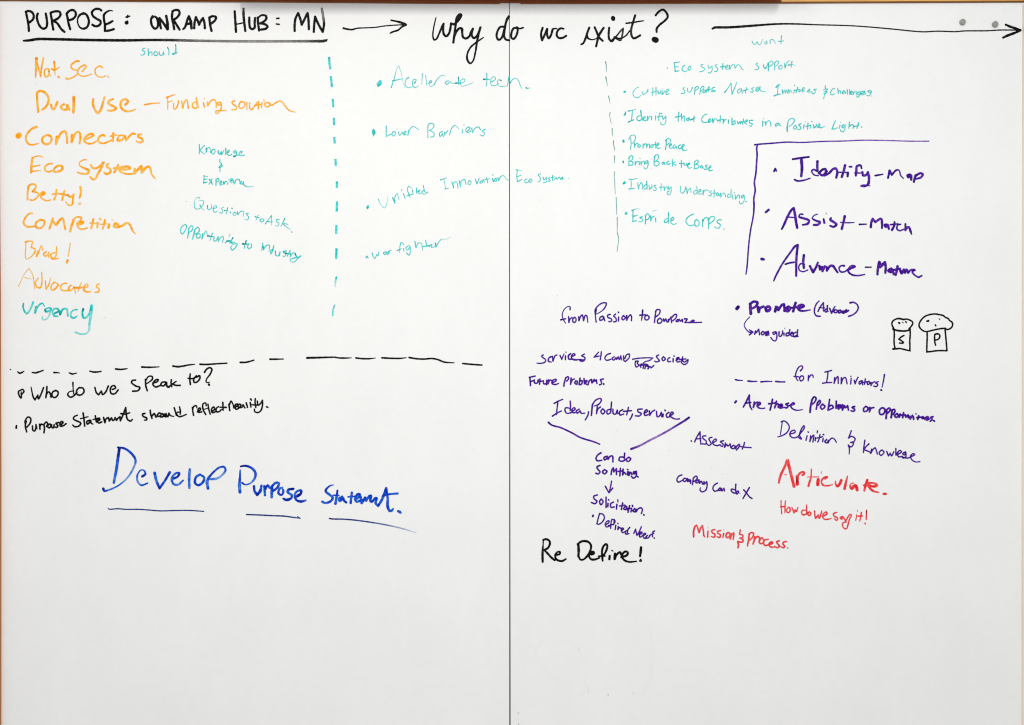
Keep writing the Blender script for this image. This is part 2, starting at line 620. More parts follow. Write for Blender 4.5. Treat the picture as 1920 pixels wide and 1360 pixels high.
# ---------------------------------------------------------------- left half of the writing
T = (0, 0, 10/6)
ink('lettering', 'black capital letters of the underlined heading', 'black', 3.9, T, """
29.3,14 30.5,20 32,28 32.5,35; 29,13.5 32,12.5 36,14 38,18 37,22 33,25.5
42.5,15.5 41.5,19 43,26 46,31 49,32.5 52,31 53,27 52.5,21 51.5,15.5
57,15.5 58,21 59,28 60,33.5; 57,14.5 62,13 67,13.5 68,17 65,21 59.5,23.5! 64,26 69,33 72.5,36
75,16 76,20 77,26 79,33; 75,15.5 78,12.5 82,11.5 85,14 85,18 82,21.5 77.5,23
94,15 90,17 87.5,21,.7 87.5,26,.6 90,31,.7 94,32.5 98,30.5 100,25 99,20 96.5,16 94,15.5 92.5,15.8
114,12 112,10.5 107,10.5 103.5,14 104.5,18 109,21.5 113,24 113,27 110,29.5 106.5,29.5 104,28
126.5,12.5,.5 124,12,.6 119.5,14,.9 117,17 117,22 118,28 118,35! 123,34.5 128,33; 118,28 122,26.5 126.5,24
142,19.4,.8 146,18.4,.6; 143.7,17.4,.6 143.5,19.6,.8; 143.4,24,.7 141.2,25.4,.8 142,26.6 143.5,26 143.2,24.6
171.5,18,.7 170,22 171,29 174.5,32.5 177.5,30 177.5,24 176,20 173,18.7,.8 171.5,20
181,32 180,26 179.5,20.5! 183,25 188.5,33,1.2! 188.5,27,1.2 187,18
194,14 193.5,20 195,27 196,33; 194,13 197,11.5 201,12 202,15.5 199,20 195,22.5! 198,27 202,33.5
206,33,.8 208,31 211,22 212.5,18.5! 214.5,24,1.2 215.5,32,1.1; 209.5,27.5 214.5,26.5
218.5,32 219,25 220.5,19.5! 223,25 224,28! 226.5,23 228.5,20.5! 230,26 230.5,32
235.5,20 236,25 237,31 238,35; 235.5,20 239,18.5 243,19.5 242,23 238,26.5
264,13 264.5,20 265,28 265.5,36; 274,10,.9,.6 274,17,1.1,.9 275,27 276,35; 265.5,27.5,.6 271,26.5,.6 274.5,25.5,.6
280.5,20 280.5,26 281.5,31.5 284,33 286.5,31 286.5,26 287,20.5
290,20 290.5,27 291.5,34.5; 290,20.5,.8 294,17.5,.8 299,18 299.5,21.5 296,25 293,26.5! 298,27.5 301,30 299,32.5 294,33.5
311.3,21,.7 313.6,20.8,.8; 311,27.2,.7 314,27.6,.7
331.5,35 331.5,28 332.5,21 335.5,15! 338,22 339.5,28! 343,21 346,15! 347,22 347.5,33
353,36 353.5,28 354.5,19! 358,27 363,36! 364.5,28,1,.9 363.5,18,1,.35 362,10,.9,.35""")
ink('underline', 'long black underline under the heading', 'black', 4.4, T, """
26.5,46,.7 33,45.6 42,44.2 60,44.3 100,45.2 140,45.6 170,45.2,.9,.9 192,45.3,.95,.7 222,46,.9,.45 262,46.6,.9,.35 300,46.7,.9,.3 330,46.6,.9,.4 355,46.5,1,.6 364,46.3,1.1,.85 368,44.8,.5,.9; 362,46.8,.6 367.5,46.2,.5""")
ink('lettering', 'small teal word under the heading', 'teal', 1.8, T, """
158.5,62 161,62 163,60 162.5,58 160.5,57 161,55 163,54.5
166.5,55 167,59 167,62.5! 168,59.5 170,58.5 171,60 171,62.5
175,58 173,60 174,62.5 176.5,62.5 177,59.5 175,58
179,58.5 179.5,61.5 182,62.5 184,58.5! 184.5,62
188.5,53.5,1,1.5 190,57 190,62; 197.5,50 197.8,55,1.4 197,60,1.5 195,61.5,1.2 193.8,61 195.8,60! 198.5,60 200,58.5,.6""")
T = (620, 0, 10/6)
ink('arrow', 'short black arrow between the two heading phrases', 'black', 3.0, T, """
14.5,32,1.2 19,33 24,33.5 30,32,.8 40,31.5,.7 50,31,.7 60,29.5,.7 72,28.5,.7 82,28,.7
68,23,.9 73,24 79,25.5,1.3 84.5,28,1.5! 80,30.5 76,34 70,36 67,37.5,.8; 82.5,26.5,1.2 84.5,28.2,1.1""")
ink('lettering', 'large black joined-up question heading', 'black', 3.8, T, """
118.5,20,.5 117,26,.6 115.5,34,.6 115,41,.7 116.5,45,.8 119,44,.8 122,38,.8 125,31 127,27! 126.5,33 127.5,39 130,41 133,38 134.5,33 135.5,26.5! 138.5,27.5 141,26 145.5,20,1.3 146.8,17,1.1 145.5,16.3 143,19,1.4 141,24 140.5,29 139.5,37 138,48
138.5,43 139.5,40 142,35 145,32 147.5,32.5,1.2 148,37 149,42 152,43.5 156,41 158,36 160,32.5
160,32.8 158.5,39 161,43 165,40 168.5,31! 166.5,38 164.5,48 163,58,.8 160,69,.7 157,71.5,.8 154,68 153.5,62,.8 157,54,.8 163,48.5,.8 168,45,.7 172,42.3,.5""")
T = (920, 0, 1.875)
ink('lettering', 'large black joined-up question heading', 'black', 3.6, T, """
13.5,27 10,27 7,31 6,37 8,40 11,38 13,32 14.5,26 16,20 18,16.5; 18.3,17 15.5,22 14,30 13.5,36 15,39.5 18.5,40.5
26,28 23,28.5 20.8,33 20.8,38 23,39 25.5,36 27,30 26,27.5! 29,28.8,.8 32.5,27.8,.8
52,28 50.5,33 50.8,38.5 51.5,40.5! 54,35 56.5,29! 56.5,35 58,38.5 60,36 62,29.5! 63.5,28.8,.7 66,28.8,.7; 73,29,.8 70,28.5 67,31 66,35 68,38 72,38 75.5,36
90.5,44.5,.8 92.5,43.5,.9 95,38 97,32 98.6,27.8; 98.6,27.8,.8 96.5,33,.8 97,38 101,39.8,.6 105,39,.6 109,35,.6 113,28,.8
104,27.5 106,32 108,37 112,41; 113,28 109,34 107,40 105.5,46.5
118.5,28 118,34 118.5,39 121,41.5 124,38; 122.3,18,1.8 122.6,19.2,1.8
121,41 126,36,.7 130,31,.8,.7 132.5,28.5,.7,.7! 132,33,.9,.6 131,38,.8,.6 130,40.5,.8,.7 126,39,.8 123.5,37,.7; 124,37.5,.7 130,38.5,.7 135,36,.7 139,31,.7
144.5,15.5 142.5,22 140.5,30,1,.8 141,36,1,.8 143,38.5 147,37 149.5,35.5; 135.5,23.5,.8 143,22.5,.7 149,21.5,.7 153,21,.5
165,15.5 168,12 172,9.8 175.5,12.5 177,17 174,21 169,25 166,29 166,32; 163.6,39.6,2.4 165.2,40.2,2.6""")
T = (1280, 0, 10/6)
ink('arrow', 'very long black arrow running to the edge of the board', 'black', 4.0, T, """
33.5,32.5,.8 36,31.2 40,31 50,31 60,30.5 80,29,.95 100,27.5,.8 115,27,.7 130,27.2,.65 150,28,.55,.85 192,29.3,.52,.8 232,32.5,.55,.8 262,35.5,.55,.8 272,36,.55,.8 287,35.3,.55,.8 307,35.8,.55,.8 317,35,.55,.8 342,34.8,.55,.8 357,34,.55,.8 372,34,.55,.85 379,34,.6
363.5,28,.9 368,30 374,32 380,34.2! 374,37 366,40,1.1 360.5,42.5,.9""")
ink('lettering', 'tiny teal word under the long arrow', 'teal', 1.5, T, """
78,46.5 80,50 81.5,50 83.8,47! 85,50 87,50.5 90,44.5,.8; 94.5,46.5 92.5,48 93,49.7 95,49 94.5,46.8; 98.5,49 98.5,45.5 101,44.5 103,46.5 104.5,49,.7
111.2,40.5,1.2,1.4 110.8,45,1.2 110.5,49.5; 108,46.8,1.2 113.5,46.2""")
T = (0, 100, 10/6)
ink('lettering', 'orange writing on the first line of the orange list', 'orange', 3.4, T, """
41,6,1.7,1.3 40.7,14,1.4 40,27,.8; 41,8,1.1 43.5,18,.8 46,26.5,.9; 45.5,26,.9 47,15,1 48.8,5.5,1
54,17,.7 50.5,19,.8 50,24,.8 52,27,.8 55,24 55,18.5! 55.5,23,.8,.7 57.5,26,.6,.5
61,9.5,1,1.2 61.5,17,.9 62,25,.6,.4; 58,17.5,.8 61,19,1,1.2 67,15.5,.6,.6; 65.5,26.3 66.8,27.6,.7
89,9,1.1 86,9 80.5,13,.9 80,16 83,18.5 87.5,20,.7 86.5,24,.7 80,28,.9 75,29 74.5,28
92.5,20.5,.9 97,15 95.5,13.5 90,16,.8 87,21,.8 90,25,.8 95,26,.7 103,23.5,.6; 115,16 112,14.5 107.5,17.5,.8 107,22,.7 110,26,.7 114,27,.7 119,25.5,.7; 121.3,26,.9,.5 122.3,27.3,.8,.5""")
ink('lettering', 'orange writing on the second line of the orange list', 'orange', 4.3, T, """
41.5,45 42,55 43,66; 41.5,44.5 45,42.5 50,44 54.5,50 54,56 51,61 47.5,63.5,.9
57.5,58 58.5,62 60.5,63 63,59 64.5,55; 72,57.5 68.5,60 71,63.5 76,63! 75.5,58.5,1.2 78,63.5; 83,49.5,1.2,1.2 83,58,1.2,1.2 82.5,66.5,1.1
105,51.5,.9 104.5,57 107,64 110,67.5 113.5,63 116,55 117.5,49.5,.8; 127.5,51.5,.7 123,53.5 122,56.5 128,60 130.5,62 127,64.5 121,64.5,.8
141,58 144,54.5 142,52 137.5,53 135.5,58 138,63.5 144,65.5,.9 149,64.5,.7 152.5,63,.5; 162.5,58,.6,1.2 170,56.7,.7,1.2 180,56,.4,1""")
T = (300, 90, 10/5.647)
ink('lettering', 'orange writing on the second line of the orange list', 'orange', 2.7, T, """
8,53,.7 8.3,60,.8 8.2,65.5,.6; 7,52.7,1.2,1.2 12,50.7,.9 15.5,49.5,.7; 8.5,57.5 13,56.2,.7; 14.5,59 14.5,64 16,65 19,60 19.5,56
23,56.5 24,64! 26,57 28.5,55 29.5,60 30,64; 39,57,.7 35,58.5 34.5,62.5 38,64 40,61 38.5,53! 39,60 41,63.5,.7; 46,58 47,63; 46.8,53,.6,.6 47.2,54.3,.6,.6
50,57.5 50.5,61.5! 54,56 57.5,55 59.5,58 59.5,63; 64,57.5 61,58.5 61,60.5 64,60,1.2 64.5,58! 65,63 62,68.5 59.5,69.5 59,67 63,66.5 70.5,66.5,.5
79.5,56 76.5,57 77,59.5 81,62.5 80.5,65 76,65.5; 85,57.5 83.5,61 85,64 88.5,63 90,59 87.5,57 85,57.5; 92,57.5,.8 92,65.3,.6; 95,58 95,63.5 97,65.5 99.5,62.5 103,57.5
104.5,56.5 104,64.5; 100,61 107,60; 108,58 107.5,63; 110,54.5,.6 110.3,57,.6; 111.5,62 111,59 114,58 116.5,60 114,62.5 111.5,62; 116.5,58.5 118,61 122,58.5 126,56.5 129.5,57.5 132,61 136,65.5,.9 140,67.5,.8 144,68,.5""")
T = (20, 220, 10/6)
ink('lettering', 'orange bulleted word on the third line of the orange list', 'orange', 4.0, T, """
7,20,1.2 9,18.8,1.3 11,19.3,1.3 10.5,21.5,1.3 8,22.8,1.3 7,21,1.2 9,20.5,1.5; 29,11,1.2 24,13 18.5,19,.9 17,24 20,30,.9 25,31,.8 31.5,29.5,.6
41,20,.9 36,23 35.5,27 39,30.5 43.5,29.5 46,25.5 45,21.5 41,20; 52,22,1.2 51,30,1.1! 53,25 57,17.5 61,16 63,21 63.5,29,.9; 69,20,1.2 68.5,28,1.1! 71,22 74,17 77.5,17.5 78.5,23 77.5,29.5,.9
84,25 90,22.5 93,20,1.2 90.5,18.7 85,21.5 82.5,26 86,29.3,.9 92,29.5,.8 98,26,.7; 105.5,21 104,20 99,23 99,27.5,.9 104,29.5,.8 110,27.5,.8 115,25,.8
115.5,18 115,27; 112,21.5,.7 119,20,.7; 121,23,.8 120,26 124,26 127.5,23 126,20.5,.8 121.5,21,.8; 128.5,21 130,26! 133,22 137,18.5 140,19; 147,19.5,.8 144,19.5 143.5,22 148,24.5 148.5,27 145,28.5 141.5,27,.7""")
ink('lettering', 'orange words on the fourth line of the orange list', 'orange', 4.0, T, """
24.5,46,1.1 23.5,53,1.1 23,62,1.1; 24,46,.6 29,44,.6 33,43.8,.6 36,45,.5; 24,56,.7 28,55,.7 33,54,.5; 23,61,.8 33.5,60,.5; 47,52.5,.6 43,52.5,.8 38.5,56,.8 39,60,.8 43,61.5,.8 46,60.5,.8; 53,54.5 49,58 48.5,61 53,61.3 58,58.5,1.2 57.5,55 53,54.7
85,48,.6 82,48,.6 77.5,51,.6 77.5,54,.7 83,57.5 88,60,1.2 87,63 80,63.5,.9 75,62,.6; 90,53.5,.8 92,57 96,57.5 101,54.5 104.5,51,1.3! 102,57 98,64 95.5,69 92.5,70 89.5,67.3,.8; 110,52.5,.7 108,53.5 108.5,56 112,58.5 112,62,1.1 108,64 105.5,62.5
121,53.5 119,58 116.5,62; 116,57.5 124,56.5; 122,58.3 130,58.8 134.5,57.3 133,55.7 126,56 120.5,57.5! 124,61.5,.8 131,64,.8 138,63.5,.8
139.5,58 139.5,63.3,1.1! 143,59,1.2 147,55,1.2! 147.5,62.3,1.1! 152,57,1.2 155.5,55.7 157.5,59 158.5,64,.8 162.5,69,.6""")
T = (20, 330, 10/6)
ink('lettering', 'short orange name with an exclamation mark on the fifth line of the orange list', 'orange', 3.6, T, """
20,12 19,20 19,26.7; 19.5,12.5 22,10 27,9.7 28.5,12 27,15 24.5,17.5! 30,19,.9 31.5,21,.9 29,25,.9 25,27.5,.8 22,27,.8; 35,21.5,1.2 38.5,19.8 37,18.3 34,20 34,24 37.5,27,.8 41,28,.7 45,27,.6
51.5,15.8 51,21 49,26.7; 60.5,17 59,22 58,27.3; 47,20.5,.9 54,20 60,21 66,22.5; 64.5,21.5 67,24 71,20.7! 70,26 69,32.5,.9 65.5,33,.8 62,29.5,.7; 78.5,12.7,1.2 79,19,1.1 77.5,25,.9; 77,31.5,1.2,.5 78.3,31,1.1,.5""")
ink('lettering', 'long orange word on the sixth line of the orange list', 'orange', 3.8, T, """
25,42,.6 21,42.5,.9 16,48,.8 14.5,53 18,57 26,57,.8; 33,49.5 28.5,53 28.5,57.5 33,59 37.5,55 37.5,50.5 33,49.5; 47.5,48 45.5,54,1.2 43.5,59.5,.9; 47,50 50,54.3,1.2 51.5,55,1.2! 55,50,1.2 58.5,47.7 60,53 61.5,60
71,50 68.5,56,1.2 67,62.5,1.2; 69.5,50,.8 74,46.5,.8 79.5,47,.8 78.5,50,.7 74,53.5,.7; 76,55 81,53.3 82,51.7 79,51.7 75,54.5 77,59,.9 81,60,.8 86.5,58.5,.6
93,48.7 92,54 90.5,59; 89,53,.6 95,53.5,.6 98,52.5,.6; 98,52.7 97.5,58; 100.3,48.3,1.1,.6 101,49,1,.6; 106,49.7 105,55 103.5,59.6; 101,54.5,.6 108,54,.6; 110.7,54.7,1.2 110,58.5,1.1; 113.5,49.3,.4,.5 115.8,49.9,.4,.5
117.5,53.5,1.2 116,56.5,1.2 119,57.7,1.2 121,55.5,1.2 119,53.8,1.2 117.5,54; 121,57.7,1.1 126,55.8,1.2 130,53.2,1.1 133,53.7 135.5,58 138,63,.8 140.5,65,.5""")
T = (20, 440, 10/6)
ink('lettering', 'thin orange name with an exclamation mark on the seventh line of the orange list', 'orange', 2.7, T, """
17,8,.8 17,15,.7 16.5,25,.7 18,27.5,.7 23,25,.8 27,20,.9 27.5,16.5 23,14.5,1.1! 24,11,.9 24.5,8,.9 21,7.5 16.5,8.5,1.3; 30.5,19,1.3 29,25! 31.5,20,1.1 34.5,12.5,.7 36,18,.7
40,19.3 37,22,1.1 39,24.5 42.5,21.5 43,20! 42.5,26,.7; 50,20.5,.9 46,21.5 45,25,1.1 48,27.5,1.3 51,23.5 51.7,14,.9; 46,26.5,1.2 50,27.5,1.2 54,26.5,.8; 67,9.8,.8,.6 66,17,.8,.8 64.5,24.5,.7; 64.2,28.8,1.5 63.2,31.5,1.4""")
ink('lettering', 'thin orange word on the eighth line of the orange list', 'orange', 2.5, T, """
8.7,58.3,.9,.6 11,54,.7,.6 15,45,.7,.6 20.5,38,.8,.6! 24,43.5,.8,.7 26,51,.8 27,61,.8,.6; 16,48.5,.8,.6 23,50,.6,.5; 31,49 28,54 29.5,59 33,60,1.3 35,56 35,43,.9; 35,53 34.5,57,.8
39,52,.8 39.5,58,1.2 40,61.5,1.3! 43,56 45,49,.7,.5; 49,53.7,1.1 46,57 45.5,61.3,1.3 48,62.3,1.4 52,59,1.3 53.5,56.5 49.5,53.7; 63,55 60,55 56,58.5 57,62,1.2 61,63.3,1.2 65,62.5,1.1
68,57 65.5,59.5,1.2 66,63.3,1.3 70,61 71,58.7! 72,62 73,66,.7; 79.5,54,.7,.6 77,60 75.5,64.5,.6; 71,59.5,1.3,1.2 76,60,1.6,1.2 80,59.5,1.4,1.2; 82,60.5,1.3 87,58 86,55.7 83,58 82,62,1.3 86,64.7,1.5 90,64; 99.5,55.7 97,56.5 96.7,59,1.2 99.5,61,1.1 98.5,64.5,1.2 95,65""")
T = (0, 550, 10/6)
ink('lettering', 'teal word closing the orange list', 'teal', 3.2, T, """
26.5,11.5,.8,1.3 26,16 28,21 30,23,1.1 33,20 35.5,15,1.1,.7 37.3,10.3,1.2,.8; 40.5,15.5,1.1,1.4 39.5,22,1.2,1.3! 42,16,.9 45,12.5 48,11.5,.9 50,15,.6
57,16.5,.7 53,17,.8 50.7,19,1.1,1.3 52,20.7,1.2,1.4 56,19.5 57.5,17.3! 56,23,1,.7 54,27.5,.9,.6 50,30,.8,.6 47.5,29,.7,.5 48,26,.6,.6; 61,23,1,1.3 66,20,1.1,1.2 65,17.7 61,17.7 59,21 61,25.5,1.1 65,26,.8
67,20,1.1,1.4 67.5,24,1.2,1.4! 71,18,1 75,17.7 76,22,1.1 76.3,25.6,1; 87,18.5,.7 83,19,.8 80,22,.9 79.7,26 83,28,1.2 87,25.5,.5
93.7,17.7,1.2,1.4 92.7,22.5,1.1 94,27.7,1.2,1.3 97,27.3 101,22,1.1 103,14.2,1.6! 102.5,22,1.6,.9 100.7,34,1.2,.7 100,42,1.1,.6 97,45.3,1,.6 91,46,.8,.7 85,44,1.1,.7""")
T = (320, 250, 10/6)
ink('lettering', 'teal three-line note with an ampersand', 'teal', 1.9, T, """
32,12.5,.9,1.3 32.5,18,1.1 32,23.5,.8; 38,13.7 35,17,1.1 32.5,19.5,1.3! 36,22 38.5,23.5,.7; 40,17,1.2,1.3 40,21.5,1.1! 41.5,17 43.5,16 44.5,18.5 45,22; 47.5,18 46,21 47.5,23.5 50,21 49.5,18.5 47.5,18
53.5,19.3 53.5,22,1.2 55.5,24,1.2! 57,20.5! 57.5,24,1.1 60,19,.8; 62,17,1.1 62,24; 63.5,22,1.4,1.4 66,20.5,1.2 65.5,19 63.5,20.5 64,24 67,25 69,23.5; 73,19.7 70.5,20.7 72,22.5 74,20.5! 74,24 72,26.5,1.2 70.5,25.5
79,22.5 80.5,20.5 78.5,20.5 77,23 79,25.3,1.2 83.5,24.5,.8; 71,26.3,1.5,1.4 75,24.7,1.2 80,25.3
55.5,29.5,1.1 55.5,33 57.5,34.5 55,37! 58.5,36 56.5,38 54,38.5; 55.5,38 55.5,43
37.5,48 37.5,52 37,56,1.2; 37,48,.8 41.5,48.7,.6; 37.5,52 41,51.5; 37,56,1.2 41,55; 43.5,52,1.2,1.3 45,54,1.5,1.4 47,57.5; 46.5,51.7,1.1 43,57.5
51,51.5 51,59; 51,52 53.5,51 54.5,53 51.5,55.5; 55,56.5 57.5,55.5 57,53.7 55.5,55 56,58.3,1.3 59,57; 59.5,54.5 60,57.5 61.5,54.5 63,54.5; 64.5,56 64,57.5; 65.3,51.8,.8,.7 65.6,52.4,.8,.7
67,54,1.2,1.3 69.5,52.5 69,51 67,52.5 68,55.5 70,55; 70.5,53 71.5,57! 74,52.5 77,52 78,55; 80,54 78,56.5 81,57,1.2 82,54.5! 82,57.5,1.2 85,60,1.1,.8 93,60,.8,.7""")
T = (320, 360, 10/6)
ink('lettering', 'slanting teal line about asking', 'teal', 1.6, T, """
32.5,7,1.2,1.3 30.5,6,.9,.6 27.5,9,.9,.6 26.5,14,.9,.8 28,19 32,19 36.5,14.5 37,10.5,.9 34.5,9.5,.8,.7 31,10.5,.6,.6; 33,15,1.3,1.4 35,18.5 38,21,.6,.7; 41.5,15.5,1.2,1.3 41.5,19 43.5,20 46,17 46,14.5! 46.5,19,.8
48,19 51.5,17.5,1.2 51,15.5 48.5,17 48,21 50,23 52.5,21.5,.7; 59.5,17.5,.8 57,18.5 58.5,21 57.5,24 55,23; 64,18,1.1,1.3 62.5,25,.8; 60.5,21,1.3,1.4 65,21.5,.7; 67,22.5,1.1 67,24; 68.8,18.3,1.3,1.4 69.2,18.7,1.3,1.4
72,22.7 70,25,1.1 72,26.5 74,24.5 72,22.7; 75,22.5,1.2,1.4 75.5,26! 79,22 82,22 81.5,28,.8; 87.5,24 85,24.7,1.1 87.5,28 86.5,31.5 83,31,.7
98.5,26 96,32,.8; 95,28,1.4,1.4 100.5,29.5,.8; 103,30 100.5,32,1.2 102,34 105,32 103,30; 106.5,36,1.3,1.3 110,31 113.5,26.5! 113.5,32 113.5,37.5,.7; 108.5,33.5,1.2 115,34,.8
122,31.5 119.5,31 119,33.5 122,35.5 120.5,38.5 117.5,38,.7; 128.5,30,1.2,1.3 126,35 124,39,.8; 132,36.5 128,35.8,1.1 126,36! 131,40 135,42.5,.7,.7; 136,45,1.3,.9 136.3,45.4,1.3,.9; 17.3,10.7,.7,.3 18,11,.7,.3""")
ink('lettering', 'slanting teal line under the line about asking', 'teal', 2.0, T, """
16.5,36.5,.9 12.5,39.5 11,44,.9,.8 13,47.5 16,44 18,38.5,1.1 16.5,36.5; 20.5,41,1.1,1.3 20,46,1.2 19,52,.8; 20.5,41 23.5,38 25,40 23.5,44 20,46,.7; 27,43 26,48,1.2 24.5,53,1.1; 27,42.5 30.5,40 32.5,42.5 30.5,46 26.5,47.5; 32,47 29,48 30,52 33,51 33,47.5
36,47 35,53! 37,48.5 40,44,.8 41,47.5,.8; 47,46.5 44,55,.7; 41.5,49.5,1.4,1.4 48,50.5; 49,51 48.5,55 51,55 53,51,.8; 53.5,50.5 53.5,56! 56.5,51 59,50.5 58.5,57,.7; 67,47.5,.7 65.5,50.5,.6; 61.5,57.5,.8 64,55,1.3 68,55.5,1.3,1.4
70,51.5,1.2,1.3 66.5,58,.8; 63,55.5,1.2,1.4 72,57; 68,57 70,59! 75,58.5 72.5,63 69.5,65.5 67.5,63 69,60.5,.7; 85,55,1.2,1.4 82.5,64,.7; 81,58.5,1.5,1.5 88,59; 88,58.5,1.1 86.5,62 88,64,1.3 91,61.5 90.5,58.3,.8
103.5,58 102.5,66,.7; 104,61,1.1 104.5,65,1.2,1.3! 107.5,60.5 111,60,.9 110.5,67,.7; 116,60.5,1.1 114.5,67 112.5,70,.7; 115,64.5 112.5,66.5 113,70,.8; 118,66.5 118,71,1.2 121,72 123,67.5! 122.5,72,.8
130,66.5,1.1 126.5,67.5,1.2 129.5,70 127.5,73 126,72,.7; 134.5,66 131,72.5,.8; 129,69,1.4,1.5 134.5,70; 135,69 134.5,73! 138,68.5 140.5,69; 140,70,1.3,1.4 142.5,73.5 146.5,72! 142,76 138.5,79,.9 135.5,78.5,.8 134.5,76,.8 139,74.5 145.5,73""")
T = (0, 0, 1)
ink('dashed_line', 'teal column of short upright dashes', 'teal', 4.0, T, """
617.2,107 617.6,118 619.3,130; 620.3,143 622.4,163.5; 624,185.5 625,201.5; 626,221 626.6,235; 626.8,257.5 627.6,269.5; 629,298.5 629.7,311.5; 631.6,340.5 631.7,352.5
632,378 631.3,397; 630.8,422.5 630.3,439; 631,466 630.3,486""", caps='square')
T = (670, 100, 10/4.8)
ink('lettering', 'thin teal bulleted line crossing onto the neighbouring board', 'teal', 1.7, T, """
20.5,24.8,1.8 18.4,28,2.2,.9 18.6,29.7,1.6 21,27.5,2 21,25.3,1.8; 30.5,31,1.2,1.2 33,23.5,.9 36,13,.7,.7 37.3,11.3,.7! 39.5,18,.6,.6 41,26,.6,.6 43,31.5,.6,.6; 31.7,25,1.4,1.3 36,24,1.2 41,23,.6
46,22,1.5,1.3 44,23.5 43,28,.8 45.5,31,.8 50,30,.7; 51.5,27,1.3,1.3 53,24 51,23.5 49.5,27 51.5,31,.8 55,29.5,.7; 58.5,18.5 58,28,.7; 61.5,20,.8 62.5,29,.7; 64,27,1.1 67,26 66,24.5 64.5,27,.8 66,30,.8 69,28.5,.8
69,28.5 71.5,24 76,20,.8 79,20.5,.6; 82,24.5,.8 79,26.5 80.5,28 83.5,25.5! 85,27,.8 88,27,.8; 91,21.5,1.2,1.3 91,28,1.1; 88.5,27,1.6,1.4 93,26.5,1.2; 92,27.5 96.5,25.5,.8 96,23,.8 92.5,25.5,.8 94,29.5,.8 98,29,.7 104,26.5,.5
116.5,18.5,1.1,1.3 116.5,25 116,30,.6; 113.7,23.5,1.8,1.5 119,23.5; 121,26 124.5,23,.8 122.5,21,.8 120,24.5 121,29,.8 124.5,29,.8 127,27,.6; 129.7,24.7,1.2,1.3 127,24,.9 126,27.5,.8 129,30,.8 134,29.5,.7
136.5,21,1.2 135.8,25 135,30,.7; 137.4,27,1.2,1.3 140,23.5 143,22.5,.8 145,25,.8 147,30,.8 148,32,.6; 152,31.2,1.8,1.4 153.2,31.8,1.2 155.5,31,.5""")
ink('lettering', 'teal bulleted line below the line that crosses the seam', 'teal', 1.8, T, """
14.4,68.4,1 14.1,71,2.2 14.6,74.6,1; 15.3,69.5,1.3 15.8,72,1.4 15,73.5,1.3; 26,65.5 26,75! 30,73; 32.5,70.5 31,73 33,74.5 34.5,71.5 32.5,70.5; 37,71 38,74 40.5,71! 41.5,73.5; 42,73 44,70.5 42.5,70.5 41.5,73 44,73.5; 46,69.5 45.5,74! 47,69 50,66,.8 55.5,69,.6
63.5,66,1.1 63.5,76,.9; 63.5,65 66,63 69,64.5,.9 67,68.5 65,69.5! 69,72 68.5,75 65.5,75.5,.8; 76.5,70.5 74,72 74.5,75,1.2 76.5,72.5! 77.5,75; 78.5,71 78.5,73.5,1.2! 81.5,69.5,.8; 83,73.5,1.1 85,67.5 88,65,.8 91.5,68.5,.5; 94.5,69 94.5,72
96,64,.7 96,65.3,.7; 98,71 101.5,67.5 99.5,66.5,1.2 97.5,69.5 99.5,71.5 102,70; 103,67.5 103.5,71.5! 106,67.5 109,66.5 111,69; 115,68.5 112.5,70,1.1 114.5,72 113,74.5 110.5,73.5,.8""")
T = (670, 310, 10/4.683)
ink('lettering', 'rising teal bulleted line crossing onto the neighbouring board', 'teal', 1.7, T, """
9.5,35.7,1.7 8.6,37.8,2.4 9.6,37,1.8; 18.5,30,1.1,1.1 20.5,34.5,.8,.7 24,37.5,.8,.7 26,33,.8,.7 27,27,.7,.7; 31,28.5,1.2,1.3 33,33.5! 33,28 35,25 36.5,30.5,.7; 40.5,25 42,29.5; 38.9,21.3,1,1 39.1,22,1,1; 46.5,19.5 45,18.5 44,21,.9 45,25 46.5,28.5,.8; 43.5,27 48,25.5,1.2
48.5,22 49,25.5; 47.9,20.4,.8 48.1,20.9,.8; 52,20 52,24.5,1.1; 53,23.5,1.2 55,21.5 54,25 56,25; 58,18,1.1,1.2 59.5,23.5 62.5,23.5,.6; 59,22 56.5,23.5 58.5,25.5 62,24,.6
76,12.5,.9,.8 77.5,20.5,.9,.8; 73,13,1.1 78.5,11,.6; 77,21,1.1 80.5,20,.8; 83,14.5 84.5,20! 84.5,15.5 87,14.5 88.5,20; 89.5,13.5,1.1 90.5,19! 91,14.5 94,12.5 95.5,17; 98,13.5 97,16 99,17 99.8,14.5 98,13.5; 103.5,12 105,16.5! 107,11.5; 109,13.5 107.5,15.5 109.5,15.5 110.5,12.5! 111.5,15
113.5,11 114.5,15.5; 111,13 116,12; 118.5,11.5 119.5,14.5,1.2; 118.9,8.3 119.1,8.8; 121.5,11.5 120,13.5,1.2 122,14 122.5,11.5; 123.5,11 124,13.5,1.2! 126.5,9.5 129,9.5,.8 131,12.5,.8 133,13,.6
140.5,4.5,.9 140,9 140.5,14.5,1.3! 144.5,12.5; 139.5,4,1.1 145,5,.5,.6; 140.5,10 143.5,9; 149,12 147,13 147.5,15.5 150,15; 152.5,12 150.5,14,1.2 152,15,1.2 153.5,13 152.5,12; 161,7.5,.8 159,8.5 160.5,11 160,14.5 158.5,14.5
163,10.5 164,13 166,10.5! 166,14.5 163.5,15.5; 168.5,10.5 168,12 169.5,13.5 167.5,14.5; 171.5,9 171.5,13.5; 170,11 173,10.5; 173,13 174.5,11 175.5,12.5 177,10.5 178.5,12.5; 180,12 180.5,10.5 178.5,12 181,12.3; 185.5,11.3,.9,.6 185.7,11.7,.9,.6""")
